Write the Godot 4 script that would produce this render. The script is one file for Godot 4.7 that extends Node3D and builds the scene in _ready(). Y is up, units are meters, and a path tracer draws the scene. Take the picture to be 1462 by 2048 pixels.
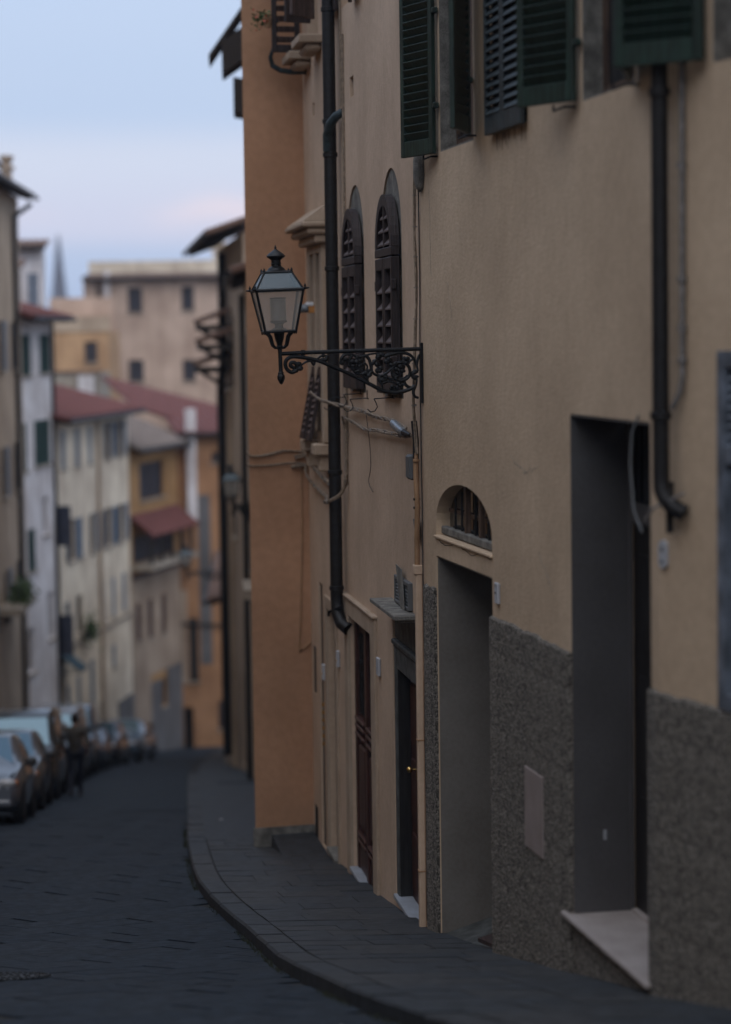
extends Node3D

# ---------------------------------------------------------------- geometry helper
class Geo:
	var v := PackedVector3Array()
	var n := PackedVector3Array()
	var xf := Transform3D()
	func _init(t: Transform3D = Transform3D()) -> void:
		xf = t
	func trin(a: Vector3, b: Vector3, c: Vector3, na: Vector3, nb: Vector3, nc: Vector3) -> void:
		v.append(xf * a); v.append(xf * c); v.append(xf * b)
		n.append((xf.basis * na).normalized()); n.append((xf.basis * nc).normalized()); n.append((xf.basis * nb).normalized())
	func tri(a: Vector3, b: Vector3, c: Vector3) -> void:
		var m := (b - a).cross(c - a)
		if m.length_squared() < 1e-16:
			return
		m = m.normalized()
		trin(a, b, c, m, m, m)
	func quad(a: Vector3, b: Vector3, c: Vector3, d: Vector3) -> void:
		tri(a, b, c); tri(a, c, d)
	func box(c: Vector3, s: Vector3) -> void:
		var h := s * 0.5
		hexa([c + Vector3(-h.x, -h.y, h.z), c + Vector3(h.x, -h.y, h.z), c + Vector3(h.x, h.y, h.z), c + Vector3(-h.x, h.y, h.z), c + Vector3(-h.x, -h.y, -h.z), c + Vector3(h.x, -h.y, -h.z), c + Vector3(h.x, h.y, -h.z), c + Vector3(-h.x, h.y, -h.z)])
	func span(a: Vector3, b: Vector3) -> void:
		box((a + b) * 0.5, (b - a).abs())
	func hexa(p: Array) -> void:   # front 0-3 ccw, back 4-7
		quad(p[0], p[1], p[2], p[3]); quad(p[5], p[4], p[7], p[6]); quad(p[4], p[0], p[3], p[7])
		quad(p[1], p[5], p[6], p[2]); quad(p[3], p[2], p[6], p[7]); quad(p[4], p[5], p[1], p[0])
	func cham(c: Vector3, s: Vector3, b: float) -> void:
		var h := s * 0.5
		b = min(b, min(h.x, min(h.y, h.z)) * 0.9)
		var k := h - Vector3(b, b, b)
		for ax in 3:
			for sg in [-1.0, 1.0]:
				var u := (ax + 1) % 3
				var w := (ax + 2) % 3
				var q := []
				for e in [[-1, -1], [1, -1], [1, 1], [-1, 1]]:
					var p := Vector3()
					p[ax] = sg * h[ax]; p[u] = e[0] * k[u]; p[w] = e[1] * k[w]
					q.append(c + p)
				if sg > 0: quad(q[0], q[1], q[2], q[3])
				else: quad(q[3], q[2], q[1], q[0])
		for ax in 3:
			var u := (ax + 1) % 3
			var w := (ax + 2) % 3
			for su in [-1.0, 1.0]:
				for sw in [-1.0, 1.0]:
					var q := []
					for e in [[-1, 0], [1, 0], [1, 1], [-1, 1]]:
						var p := Vector3()
						p[ax] = e[0] * k[ax]
						p[u] = su * (h[u] if e[1] == 0 else k[u]); p[w] = sw * (k[w] if e[1] == 0 else h[w])
						q.append(c + p)
					if su * sw > 0: quad(q[0], q[1], q[2], q[3])
					else: quad(q[3], q[2], q[1], q[0])
		for sx in [-1.0, 1.0]:
			for sy in [-1.0, 1.0]:
				for sz in [-1.0, 1.0]:
					var a := c + Vector3(sx * h.x, sy * k.y, sz * k.z)
					var d := c + Vector3(sx * k.x, sy * h.y, sz * k.z)
					var e := c + Vector3(sx * k.x, sy * k.y, sz * h.z)
					if sx * sy * sz > 0: tri(a, d, e)
					else: tri(a, e, d)
	func tube(p: Array, r, k: int = 8, caps: bool = true, flat: float = 1.0) -> void:
		var m := p.size()
		var rings := []
		var nr := []
		var up := Vector3.ZERO
		for i in m:
			var t: Vector3 = ((p[min(i + 1, m - 1)] as Vector3) - (p[max(i - 1, 0)] as Vector3)).normalized()
			if i == 0:
				up = Vector3.UP if abs(t.y) < 0.9 else Vector3.RIGHT
			up = (up - t * up.dot(t)).normalized()
			var sd := t.cross(up)
			var rr: float = r[i] if r is Array else r
			var ring := []
			var nn := []
			for j in k:
				var a := TAU * j / k
				var d := up * cos(a) + sd * sin(a) * flat
				ring.append(p[i] + d * rr); nn.append(d)
			rings.append(ring); nr.append(nn)
		for i in m - 1:
			for j in k:
				var j2 := (j + 1) % k
				trin(rings[i][j], rings[i + 1][j2], rings[i + 1][j], nr[i][j], nr[i + 1][j2], nr[i + 1][j])
				trin(rings[i][j], rings[i][j2], rings[i + 1][j2], nr[i][j], nr[i][j2], nr[i + 1][j2])
		if caps:
			for j in range(1, k - 1):
				tri(rings[0][0], rings[0][j + 1], rings[0][j])
				tri(rings[m - 1][0], rings[m - 1][j], rings[m - 1][j + 1])
	func lathe(c: Vector3, prof: Array, k: int = 16, turn: float = 0.0, smooth: bool = true) -> void:   # prof [r, y] upwards
		for i in prof.size() - 1:
			var a: Array = prof[i]
			var b: Array = prof[i + 1]
			var sl := Vector2(b[1] - a[1], -(b[0] - a[0])).normalized()
			for j in k:
				var t0 := TAU * j / k + turn
				var t1 := TAU * (j + 1) / k + turn
				var d0 := Vector3(cos(t0), 0, -sin(t0))
				var d1 := Vector3(cos(t1), 0, -sin(t1))
				var p0 = c + d0 * a[0] + Vector3(0, a[1], 0)
				var p1 = c + d1 * a[0] + Vector3(0, a[1], 0)
				var p2 = c + d1 * b[0] + Vector3(0, b[1], 0)
				var p3 = c + d0 * b[0] + Vector3(0, b[1], 0)
				if smooth:
					var n0 := (d0 * sl.x + Vector3(0, sl.y, 0))
					var n1 := (d1 * sl.x + Vector3(0, sl.y, 0))
					if a[0] > 1e-5: trin(p0, p1, p2, n0, n1, n1)
					if b[0] > 1e-5: trin(p0, p2, p3, n0, n1, n0)
				else:
					quad(p0, p1, p2, p3)
	func blob(c: Vector3, s: Vector3, k: int = 8) -> void:
		for i in k / 2:
			for j in k:
				var q := []
				for e in [[0, 0], [0, 1], [1, 1], [1, 0]]:
					var la: float = -PI / 2 + PI * (i + e[0]) / (k / 2)
					var lo: float = TAU * (j + e[1]) / k
					q.append(Vector3(cos(la) * cos(lo), sin(la), -cos(la) * sin(lo)))
				trin(c + q[0] * s, c + q[1] * s, c + q[2] * s, q[0] / s, q[1] / s, q[2] / s)
				trin(c + q[0] * s, c + q[2] * s, c + q[3] * s, q[0] / s, q[2] / s, q[3] / s)
	func prism(poly: PackedVector2Array, z0: float, z1: float) -> void:
		if Geometry2D.is_polygon_clockwise(poly): poly.reverse()
		var t := Geometry2D.triangulate_polygon(poly)
		for i in range(0, t.size(), 3):
			var a := poly[t[i]]
			var b := poly[t[i + 1]]
			var c := poly[t[i + 2]]
			if (b - a).cross(c - a) < 0:
				var w := b; b = c; c = w
			tri(Vector3(a.x, a.y, z1), Vector3(b.x, b.y, z1), Vector3(c.x, c.y, z1))
			tri(Vector3(a.x, a.y, z0), Vector3(c.x, c.y, z0), Vector3(b.x, b.y, z0))
		for i in poly.size():
			var a := poly[i]
			var b := poly[(i + 1) % poly.size()]
			quad(Vector3(a.x, a.y, z0), Vector3(b.x, b.y, z0), Vector3(b.x, b.y, z1), Vector3(a.x, a.y, z1))
	# wall in its own plane: x along, y up, z out. holes: {a, b, y0, y1, d, arch: Array of Vector2 or none}
	func wall(s0: float, s1: float, y0: float, y1: float, holes: Array) -> void:
		var xs := [s0, s1]
		var ys := [y0, y1]
		for h in holes:
			for q in [h.a, h.b]:
				if q > s0 and q < s1: xs.append(q)
			for q in [h.y0, h.y1]:
				if q > y0 and q < y1: ys.append(q)
		xs.sort(); ys.sort()
		for i in xs.size() - 1:
			for j in ys.size() - 1:
				if xs[i + 1] - xs[i] < 1e-5 or ys[j + 1] - ys[j] < 1e-5: continue
				var cx: float = (xs[i] + xs[i + 1]) / 2
				var cy: float = (ys[j] + ys[j + 1]) / 2
				var inside := false
				for h in holes:
					if cx > h.a and cx < h.b and cy > h.y0 and cy < h.y1: inside = true
				if not inside:
					quad(Vector3(xs[i], ys[j], 0), Vector3(xs[i + 1], ys[j], 0), Vector3(xs[i + 1], ys[j + 1], 0), Vector3(xs[i], ys[j + 1], 0))
		for h in holes:
			var d: float = h.d
			var top: float = h.y1
			if h.has("arch"):
				var ar: Array = h.arch
				top = ar[0].y
				for i in ar.size() - 1:
					var p: Vector2 = ar[i]
					var q: Vector2 = ar[i + 1]
					if q.x - p.x > 1e-5:
						quad(Vector3(p.x, p.y, 0), Vector3(q.x, q.y, 0), Vector3(q.x, h.y1, 0), Vector3(p.x, h.y1, 0))
					quad(Vector3(p.x, p.y, 0), Vector3(p.x, p.y, -d), Vector3(q.x, q.y, -d), Vector3(q.x, q.y, 0))
			else:
				quad(Vector3(h.a, top, 0), Vector3(h.a, top, -d), Vector3(h.b, top, -d), Vector3(h.b, top, 0))
			quad(Vector3(h.a, h.y0, 0), Vector3(h.a, h.y0, -d), Vector3(h.a, top, -d), Vector3(h.a, top, 0))
			quad(Vector3(h.b, h.y0, -d), Vector3(h.b, h.y0, 0), Vector3(h.b, top, 0), Vector3(h.b, top, -d))
			quad(Vector3(h.a, h.y0, 0), Vector3(h.b, h.y0, 0), Vector3(h.b, h.y0, -d), Vector3(h.a, h.y0, -d))
	func mesh() -> ArrayMesh:
		var m := ArrayMesh.new()
		var arr := []
		arr.resize(Mesh.ARRAY_MAX)
		arr[Mesh.ARRAY_VERTEX] = v
		arr[Mesh.ARRAY_NORMAL] = n
		m.add_surface_from_arrays(Mesh.PRIMITIVE_TRIANGLES, arr)
		return m

# ---------------------------------------------------------------- nodes
var used := {}
func numbered(parent: Node, called: String) -> String:
	var key := str(parent.get_instance_id()) + called
	var c: int = used.get(key, 0)
	used[key] = c + 1
	return called if c == 0 else "%s_%03d" % [called, c]
func tag(o: Node, label: String, category: String, group: String = "", kind: String = "") -> Node:
	if label: o.set_meta("label", label)
	if category: o.set_meta("category", category)
	if group: o.set_meta("group", group)
	if kind: o.set_meta("kind", kind)
	return o
func root(called: String, at: Vector3, label: String, category: String, group: String = "") -> Node3D:
	var o := Node3D.new()
	o.name = numbered(self, called)
	add_child(o)
	o.position = at
	tag(o, label, category, group)
	return o
func put(parent: Node, called: String, me: Mesh, m: Material, t: Transform3D = Transform3D()) -> MeshInstance3D:
	var o := MeshInstance3D.new()
	o.name = numbered(parent, called)
	o.mesh = me
	o.material_override = m
	o.transform = t
	parent.add_child(o, true)
	return o
# a part whose Geo was filled in the world transform f: kept relative to its thing
func part(parent: Node, called: String, g: Geo, m: Material, t: Transform3D = Transform3D()) -> MeshInstance3D:
	return put(parent, called, g.mesh(), m, t)
func rel(parent: Node3D, f: Transform3D) -> Transform3D:
	return parent.transform.affine_inverse() * f
func frame(ax: float, az: float, bx: float, bz: float) -> Transform3D:
	var e := Vector3(bx - ax, 0, -(bz - az)).normalized()
	return Transform3D(Basis(e, Vector3.UP, e.cross(Vector3.UP)), Vector3(ax, 0, -az))
func interp(t: Array, x: float) -> float:   # smooth curve through the points [x, y]
	var m := t.size()
	if x <= t[0][0]: return t[0][1]
	if x >= t[m - 1][0]: return t[m - 1][1]
	for i in m - 1:
		if x <= t[i + 1][0]:
			var h: float = t[i + 1][0] - t[i][0]
			var u: float = (x - t[i][0]) / h
			var d: float = (t[i + 1][1] - t[i][1]) / h
			var d0: float = d if i == 0 else (d + (t[i][1] - t[i - 1][1]) / (t[i][0] - t[i - 1][0])) / 2
			var d1: float = d if i == m - 2 else (d + (t[i + 2][1] - t[i + 1][1]) / (t[i + 2][0] - t[i + 1][0])) / 2
			return (2 * u ** 3 - 3 * u * u + 1) * t[i][1] + (u ** 3 - 2 * u * u + u) * h * d0 + (-2 * u ** 3 + 3 * u * u) * t[i + 1][1] + (u ** 3 - u * u) * h * d1
	return 0.0
const ROAD := [[-16, 2.8], [0, 0.0], [15.7, -2.9], [21.8, -4.03], [31.5, -5.27], [52, -8.35], [104, -16.1], [130, -18.5]]
const KERB := [[-16, 5.1], [-2, 4.4], [5, 3.2], [10, 1.75], [13.95, 0.46], [15.08, 0.11], [17.04, -0.3], [19, -0.66], [22.4, -1.15], [24.85, -1.59], [27, -1.95], [31, -2.37], [40, -3.08], [56.7, -4.34], [73.8, -5.48], [90.8, -6.1], [112, -5.9]]
const WALLR := [[-16, 7.1], [0, 6.3], [7.5, 4.9], [12.93, 2.8], [15.25, 1.87], [22.2, 0.55], [31.4, -0.74], [31.5, -1.51], [50, -2.4], [75, -4.5], [92, -5.2], [112, -4]]
const LKERB := [[-16, -5.2], [0, -6.2], [20, -7.2], [39.5, -7.9], [65, -9.7], [80, -10.3], [88, -9.7], [96, -8.6], [112, -8.2]]
const WALLL := [[-16, -6.6], [0, -7.6], [20, -8.6], [45, -9.6], [66, -10.9], [78, -11.6], [83, -11.1], [94, -9.6], [101, -8.2], [112, -8.0]]
func road_y(z: float) -> float: return interp(ROAD, z)
func pave_y(z: float) -> float: return road_y(z) + 0.13
func lin(t: Array, x: float) -> float:
	for i in t.size() - 1:
		if x <= t[i + 1][0]:
			return lerp(float(t[i][1]), float(t[i + 1][1]), clampf((x - t[i][0]) / (t[i + 1][0] - t[i][0]), 0, 1))
	return t[t.size() - 1][1]

# ---------------------------------------------------------------- materials
var M := {}
var TX := {}
func noise(sd: int, w: int, h: int, freq: float, oct: int, type: int = FastNoiseLite.TYPE_SIMPLEX_SMOOTH, cell: int = FastNoiseLite.RETURN_DISTANCE) -> PackedByteArray:
	var f := FastNoiseLite.new()
	f.seed = sd; f.noise_type = type; f.frequency = freq
	f.fractal_type = FastNoiseLite.FRACTAL_FBM if oct > 1 else FastNoiseLite.FRACTAL_NONE
	f.fractal_octaves = oct
	f.cellular_return_type = cell
	var im := f.get_seamless_image(w, h)
	im.convert(Image.FORMAT_L8)
	return im.get_data()
func stretched(sd: int, w: int, h: int, cut: int, freq: float, oct: int) -> PackedByteArray:
	var f := FastNoiseLite.new()
	f.seed = sd; f.frequency = freq; f.noise_type = FastNoiseLite.TYPE_SIMPLEX_SMOOTH
	f.fractal_octaves = oct
	var im := f.get_seamless_image(w, h / cut)
	im.convert(Image.FORMAT_L8)
	im.resize(w, h, Image.INTERPOLATE_CUBIC)
	return im.get_data()
func tint_tex(w: int, h: int, layers: Array, lo: Color, hi: Color) -> ImageTexture:   # layers [bytes, weight]
	var d := PackedByteArray()
	d.resize(w * h * 3)
	var tot := 0.0
	for l in layers: tot += l[1]
	for i in w * h:
		var x := 0.0
		for l in layers: x += l[0][i] * l[1]
		x /= 255.0 * tot
		x = clampf((x - 0.5) * 2.0 + 0.5, 0, 1)
		d[i * 3] = int(255 * lerp(lo.r, hi.r, x)); d[i * 3 + 1] = int(255 * lerp(lo.g, hi.g, x)); d[i * 3 + 2] = int(255 * lerp(lo.b, hi.b, x))
	var im := Image.create_from_data(w, h, false, Image.FORMAT_RGB8, d)
	return ImageTexture.create_from_image(im)
func bump_tex(w: int, h: int, layers: Array, strength: float) -> ImageTexture:
	var d := PackedByteArray()
	d.resize(w * h)
	var tot := 0.0
	for l in layers: tot += l[1]
	for i in w * h:
		var x := 0.0
		for l in layers: x += l[0][i] * l[1]
		d[i] = int(x / tot)
	var im := Image.create_from_data(w, h, false, Image.FORMAT_L8, d)
	im.convert(Image.FORMAT_RGBA8)
	im.bump_map_to_normal_map(strength)
	return ImageTexture.create_from_image(im)
func mat(called: String, c: Color, rough: float, tex: String = "", nrm: String = "", scale: float = 1.0, ns: float = 1.0, metal: float = 0.0) -> StandardMaterial3D:
	var m := StandardMaterial3D.new()
	m.resource_name = called
	m.albedo_color = c.linear_to_srgb()
	m.roughness = rough
	m.metallic = metal
	if tex or nrm:
		m.uv1_triplanar = true
		m.uv1_world_triplanar = true
		m.uv1_triplanar_sharpness = 6.0
		m.uv1_scale = Vector3(scale, scale, scale)
	if tex: m.albedo_texture = TX[tex]
	if nrm:
		m.normal_enabled = true
		m.normal_texture = TX[nrm]
		m.normal_scale = ns
	M[called] = m
	return m
func make_materials() -> void:
	var a1 := noise(11, 1024, 1024, 0.004, 5)
	var a2 := noise(12, 1024, 1024, 0.06, 4)
	var st := stretched(13, 1024, 1024, 16, 0.02, 4)
	TX.stucco = tint_tex(1024, 1024, [[a1, 1.0], [a2, 0.6], [st, 0.22]], Color(0.89, 0.875, 0.86), Color(1.0, 0.995, 0.99))
	TX.worn = tint_tex(1024, 1024, [[a1, 1.0], [a2, 0.4], [st, 0.5]], Color(0.80, 0.77, 0.75), Color(1.0, 0.99, 0.98))
	TX.stucco_n = bump_tex(1024, 1024, [[a2, 0.5], [noise(15, 1024, 1024, 0.22, 2), 1.0]], 1.6)
	var c1 := noise(21, 512, 512, 0.055, 1, FastNoiseLite.TYPE_CELLULAR)
	var c2 := noise(22, 512, 512, 0.025, 2, FastNoiseLite.TYPE_CELLULAR)
	var f1 := noise(23, 512, 512, 0.12, 2)
	var cv := noise(24, 512, 512, 0.085, 1, FastNoiseLite.TYPE_CELLULAR, FastNoiseLite.RETURN_CELL_VALUE)
	var f3 := noise(25, 512, 512, 0.3, 2)
	TX.pebble = tint_tex(512, 512, [[cv, 0.7], [f3, 0.8], [f1, 0.5]], Color(1.0, 1.0, 0.99), Color(0.12, 0.115, 0.11))
	TX.pebble_n = bump_tex(512, 512, [[cv, 0.4], [f1, 1.0], [f3, 0.8]], 7.0)
	var g1 := noise(31, 512, 512, 0.012, 5)
	var g2 := noise(32, 512, 512, 0.15, 3)
	TX.grain = tint_tex(512, 512, [[g1, 1.0], [g2, 0.8]], Color(0.6, 0.6, 0.6), Color(1.0, 1.0, 1.0))
	TX.grain_n = bump_tex(512, 512, [[g2, 1.0], [g1, 1.0]], 3.0)
	# chiselled paving: short parallel grooves broken up by noise
	var gr := PackedByteArray()
	gr.resize(512 * 512)
	for y in 512:
		for x in 512:
			var wob: float = g1[y * 512 + x] / 255.0
			gr[y * 512 + x] = int(clampf(128 + 90 * sin((x + y * 0.0) * TAU / 512.0 * 26 + wob * 9.0) * smoothstep(0.45, 0.7, f1[(y * 512 + x)] / 255.0 * 0.4 + wob * 0.6), 0, 255))
	TX.chisel_n = bump_tex(512, 512, [[gr, 1.0], [g2, 0.8], [g1, 0.8]], 5.0)
	var w1 := stretched(41, 512, 512, 32, 0.05, 4)
	TX.wood = tint_tex(512, 512, [[w1, 1.0], [g1, 0.3]], Color(0.6, 0.56, 0.55), Color(1, 1, 1))
	TX.wood_n = bump_tex(512, 512, [[w1, 1.0]], 2.0)
	TX.glass_n = bump_tex(512, 512, [[c2, 1.0], [noise(51, 512, 512, 0.04, 2), 1.0]], 6.0)
	# walls
	mat("stucco_tan", Color(0.60, 0.465, 0.33), 0.92, "stucco", "stucco_n", 0.13, 0.35)
	mat("stucco_tan_b", Color(0.60, 0.455, 0.337), 0.92, "stucco", "stucco_n", 0.15, 0.35)
	mat("stucco_orange", Color(0.50, 0.29, 0.175), 0.92, "stucco", "stucco_n", 0.12, 0.35)
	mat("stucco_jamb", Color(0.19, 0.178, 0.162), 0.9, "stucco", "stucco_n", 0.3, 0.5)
	mat("stone_trim", Color(0.45, 0.355, 0.27), 0.88, "stucco", "stucco_n", 0.5, 0.8)
	mat("stone_grey", Color(0.26, 0.25, 0.225), 0.9, "grain", "grain_n", 0.8, 0.8)
	mat("stone_dark", Color(0.11, 0.12, 0.12), 0.75, "grain", "grain_n", 0.8, 0.8)
	mat("marble", Color(0.40, 0.365, 0.355), 0.55, "stucco", "", 0.6)
	mat("blue_stone", Color(0.33, 0.37, 0.43), 0.5, "stucco", "", 0.8)
	mat("roughcast", Color(0.40, 0.365, 0.325), 0.95, "pebble", "pebble_n", 1.6, 1.0)
	mat("painted_slate", Color(0.088, 0.086, 0.090), 0.55, "stucco", "stucco_n", 0.3, 0.4)
	mat("grey_frame", Color(0.20, 0.235, 0.29), 0.55, "grain", "", 0.7)
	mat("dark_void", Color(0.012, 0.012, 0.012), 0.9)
	mat("pink_patch", Color(0.30, 0.255, 0.245), 0.85, "stucco", "stucco_n", 0.5, 0.5)
	mat("wall_cream", Color(0.86, 0.76, 0.60), 0.92, "worn", "", 0.11)
	mat("wall_white", Color(0.88, 0.86, 0.87), 0.92, "worn", "", 0.11)
	mat("wall_pale_tan", Color(0.56, 0.44, 0.32), 0.92, "worn", "", 0.11)
	mat("wall_ochre", Color(0.50, 0.29, 0.12), 0.92, "worn", "", 0.11)
	mat("wall_rust", Color(0.46, 0.25, 0.13), 0.92, "worn", "", 0.11)
	mat("wall_beige", Color(0.46, 0.36, 0.27), 0.92, "worn", "", 0.11)
	mat("wall_pink", Color(0.64, 0.48, 0.375), 0.92, "worn", "", 0.08)
	mat("wall_peach", Color(0.60, 0.38, 0.21), 0.92, "worn", "", 0.11)
	mat("wall_grey", Color(0.165, 0.163, 0.165), 0.92, "worn", "", 0.11)
	mat("concrete", Color(0.42, 0.37, 0.30), 0.9, "worn", "", 0.2)
	# ground
	for k in 4:
		var pm := mat("slab_%d" % k, [Color(0.033, 0.047, 0.066), Color(0.029, 0.042, 0.060), Color(0.037, 0.050, 0.068), Color(0.034, 0.046, 0.062)][k], 0.72, "grain", "chisel_n", 0.9, 0.9)
		pm.uv1_offset = Vector3(0.31 * k, 0.17 * k, 0.43 * k)
		pm.metallic_specular = 0.28
		var km := mat("flag_%d" % k, [Color(0.040, 0.049, 0.060), Color(0.034, 0.044, 0.056), Color(0.052, 0.056, 0.061), Color(0.042, 0.048, 0.055)][k], 0.66, "grain", "grain_n", 0.8, 0.9)
		km.uv1_offset = Vector3(0.23 * k, 0.37 * k, 0.11 * k)
	mat("joint", Color(0.034, 0.034, 0.034), 0.95, "grain", "grain_n", 1.5, 1.0)
	mat("paving_far", Color(0.033, 0.047, 0.066), 0.72, "grain", "chisel_n", 0.7, 1.0).metallic_specular = 0.28
	mat("earth", Color(0.09, 0.085, 0.07), 0.95, "grain", "", 0.02)
	mat("moss", Color(0.07, 0.085, 0.03), 0.95)
	mat("weed", Color(0.03, 0.035, 0.02), 0.9)
	# wood and metal
	mat("green_paint", Color(0.018, 0.047, 0.036), 0.5, "wood", "wood_n", 1.2, 0.6)
	mat("green_skylit", Color(0.052, 0.075, 0.084), 0.5, "wood", "wood_n", 1.2, 0.6)  # the green paint with bluish sky light mixed into its colour
	mat("brown_paint", Color(0.034, 0.021, 0.021), 0.6, "wood", "wood_n", 1.4, 0.8)
	mat("brown_pale", Color(0.125, 0.088, 0.080), 0.65, "wood", "wood_n", 1.4, 0.8)  # paler brown than the frames, for the slats and one leaf
	mat("door_red", Color(0.075, 0.028, 0.022), 0.45, "wood", "wood_n", 1.0, 0.7)
	mat("door_black", Color(0.02, 0.019, 0.019), 0.5, "wood", "wood_n", 1.0, 0.7)
	mat("window_wood", Color(0.12, 0.075, 0.05), 0.6, "wood", "wood_n", 1.2, 0.7)
	mat("iron", Color(0.012, 0.015, 0.019), 0.48, "grain", "grain_n", 3.0, 0.6, 0.35)
	mat("pipe_dark", Color(0.015, 0.015, 0.017), 0.55, "grain", "grain_n", 2.0, 0.5, 0.2)
	mat("pipe_copper", Color(0.035, 0.060, 0.070), 0.5, "grain", "", 2.0)
	mat("pipe_grey", Color(0.30, 0.28, 0.27), 0.6, "grain", "", 2.0)
	mat("pipe_terracotta", Color(0.40, 0.25, 0.14), 0.75, "worn", "", 1.0)
	mat("cable_pale", Color(0.36, 0.28, 0.205), 0.7, "grain", "", 3.0)
	mat("cable_dark", Color(0.03, 0.027, 0.025), 0.7)
	mat("plastic_grey", Color(0.105, 0.112, 0.118), 0.6)
	mat("plastic_pale", Color(0.42, 0.44, 0.48), 0.5)
	mat("tin", Color(0.40, 0.44, 0.48), 0.4, "grain", "", 4.0, 1.0, 0.5)
	mat("brass", Color(0.75, 0.50, 0.18), 0.25, "", "", 1.0, 1.0, 1.0)
	mat("white_paint", Color(0.72, 0.72, 0.74), 0.5)
	mat("orange_paint", Color(0.55, 0.24, 0.06), 0.6)
	mat("glass_dark", Color(0.016, 0.019, 0.024), 0.06)
	mat("glass_far", Color(0.014, 0.018, 0.030), 0.55)
	mat("shutter_slate", Color(0.21, 0.265, 0.335), 0.6, "grain", "", 1.0)
	mat("shutter_pale_blue", Color(0.30, 0.345, 0.42), 0.6, "grain", "", 1.0)
	mat("shutter_teal", Color(0.003, 0.048, 0.035), 0.85, "grain", "", 1.0)
	mat("shutter_brown", Color(0.095, 0.042, 0.036), 0.6, "grain", "", 1.0)
	mat("tile_red", Color(0.17, 0.058, 0.050), 0.85, "worn", "", 0.6)
	mat("tile_brown", Color(0.20, 0.125, 0.095), 0.88, "worn", "", 0.6)
	mat("tile_grey", Color(0.21, 0.175, 0.155), 0.88, "worn", "", 0.6)
	mat("rafter", Color(0.03, 0.024, 0.02), 0.8)
	mat("slate_spire", Color(0.15, 0.15, 0.17), 0.8)
	mat("leaf", Color(0.06, 0.10, 0.03), 0.7)
	mat("flower", Color(0.45, 0.09, 0.05), 0.7)
	mat("mat_board", Color(0.055, 0.030, 0.026), 0.8, "wood", "wood_n", 1.0, 0.6)
	mat("awning", Color(0.018, 0.045, 0.060), 0.8)
	mat("rust", Color(0.17, 0.095, 0.055), 0.9, "grain", "", 3.0)
	mat("paper", Color(0.34, 0.35, 0.37), 0.8)
	# lantern glass
	var g := mat("lantern_glass", Color(0.56, 0.54, 0.50), 0.16, "", "glass_n", 14.0, 0.9)
	g.transparency = BaseMaterial3D.TRANSPARENCY_ALPHA
	g.albedo_color.a = 0.36
	var r := mat("lantern_roof_glass", Color(0.075, 0.135, 0.175), 0.18, "", "glass_n", 14.0, 0.5)  # blue of the reflected sky is put into the pane tint
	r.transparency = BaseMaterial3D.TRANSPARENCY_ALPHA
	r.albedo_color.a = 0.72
	var b := mat("bulb_glass", Color(0.24, 0.235, 0.22), 0.35)
	b.transparency = BaseMaterial3D.TRANSPARENCY_ALPHA
	b.albedo_color.a = 0.85
	# cars
	mat("tyre", Color(0.012, 0.012, 0.013), 0.8)
	mat("rim", Color(0.22, 0.23, 0.24), 0.35, "", "", 1.0, 1.0, 0.8)
	mat("car_glass", Color(0.13, 0.20, 0.24), 0.05, "", "", 1.0, 1.0, 0.6)
	mat("car_trim", Color(0.015, 0.015, 0.016), 0.5)
	mat("lamp_glass", Color(0.50, 0.52, 0.55), 0.1)
	mat("lamp_amber", Color(0.60, 0.20, 0.04), 0.25)
	for q in [["car_silver", Color(0.085, 0.10, 0.125)], ["car_white", Color(0.09, 0.10, 0.115)], ["car_black", Color(0.012, 0.013, 0.015)], ["car_charcoal", Color(0.035, 0.036, 0.040)], ["car_beige", Color(0.14, 0.125, 0.12)], ["car_blue", Color(0.06, 0.12, 0.20)], ["car_pale_blue", Color(0.08, 0.13, 0.19)], ["car_navy", Color(0.012, 0.018, 0.04)]]:
		var cm := mat(q[0], q[1], 0.35)
		cm.clearcoat_enabled = true; cm.clearcoat = 1.0; cm.clearcoat_roughness = 0.05
	# person
	mat("skin", Color(0.42, 0.25, 0.18), 0.6)
	mat("hair", Color(0.02, 0.015, 0.012), 0.7)
	mat("jacket", Color(0.060, 0.052, 0.044), 0.9, "grain", "grain_n", 6.0, 0.6)
	mat("trousers", Color(0.016, 0.020, 0.034), 0.9, "grain", "", 6.0)
	mat("shoe", Color(0.02, 0.014, 0.012), 0.6)

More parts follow.
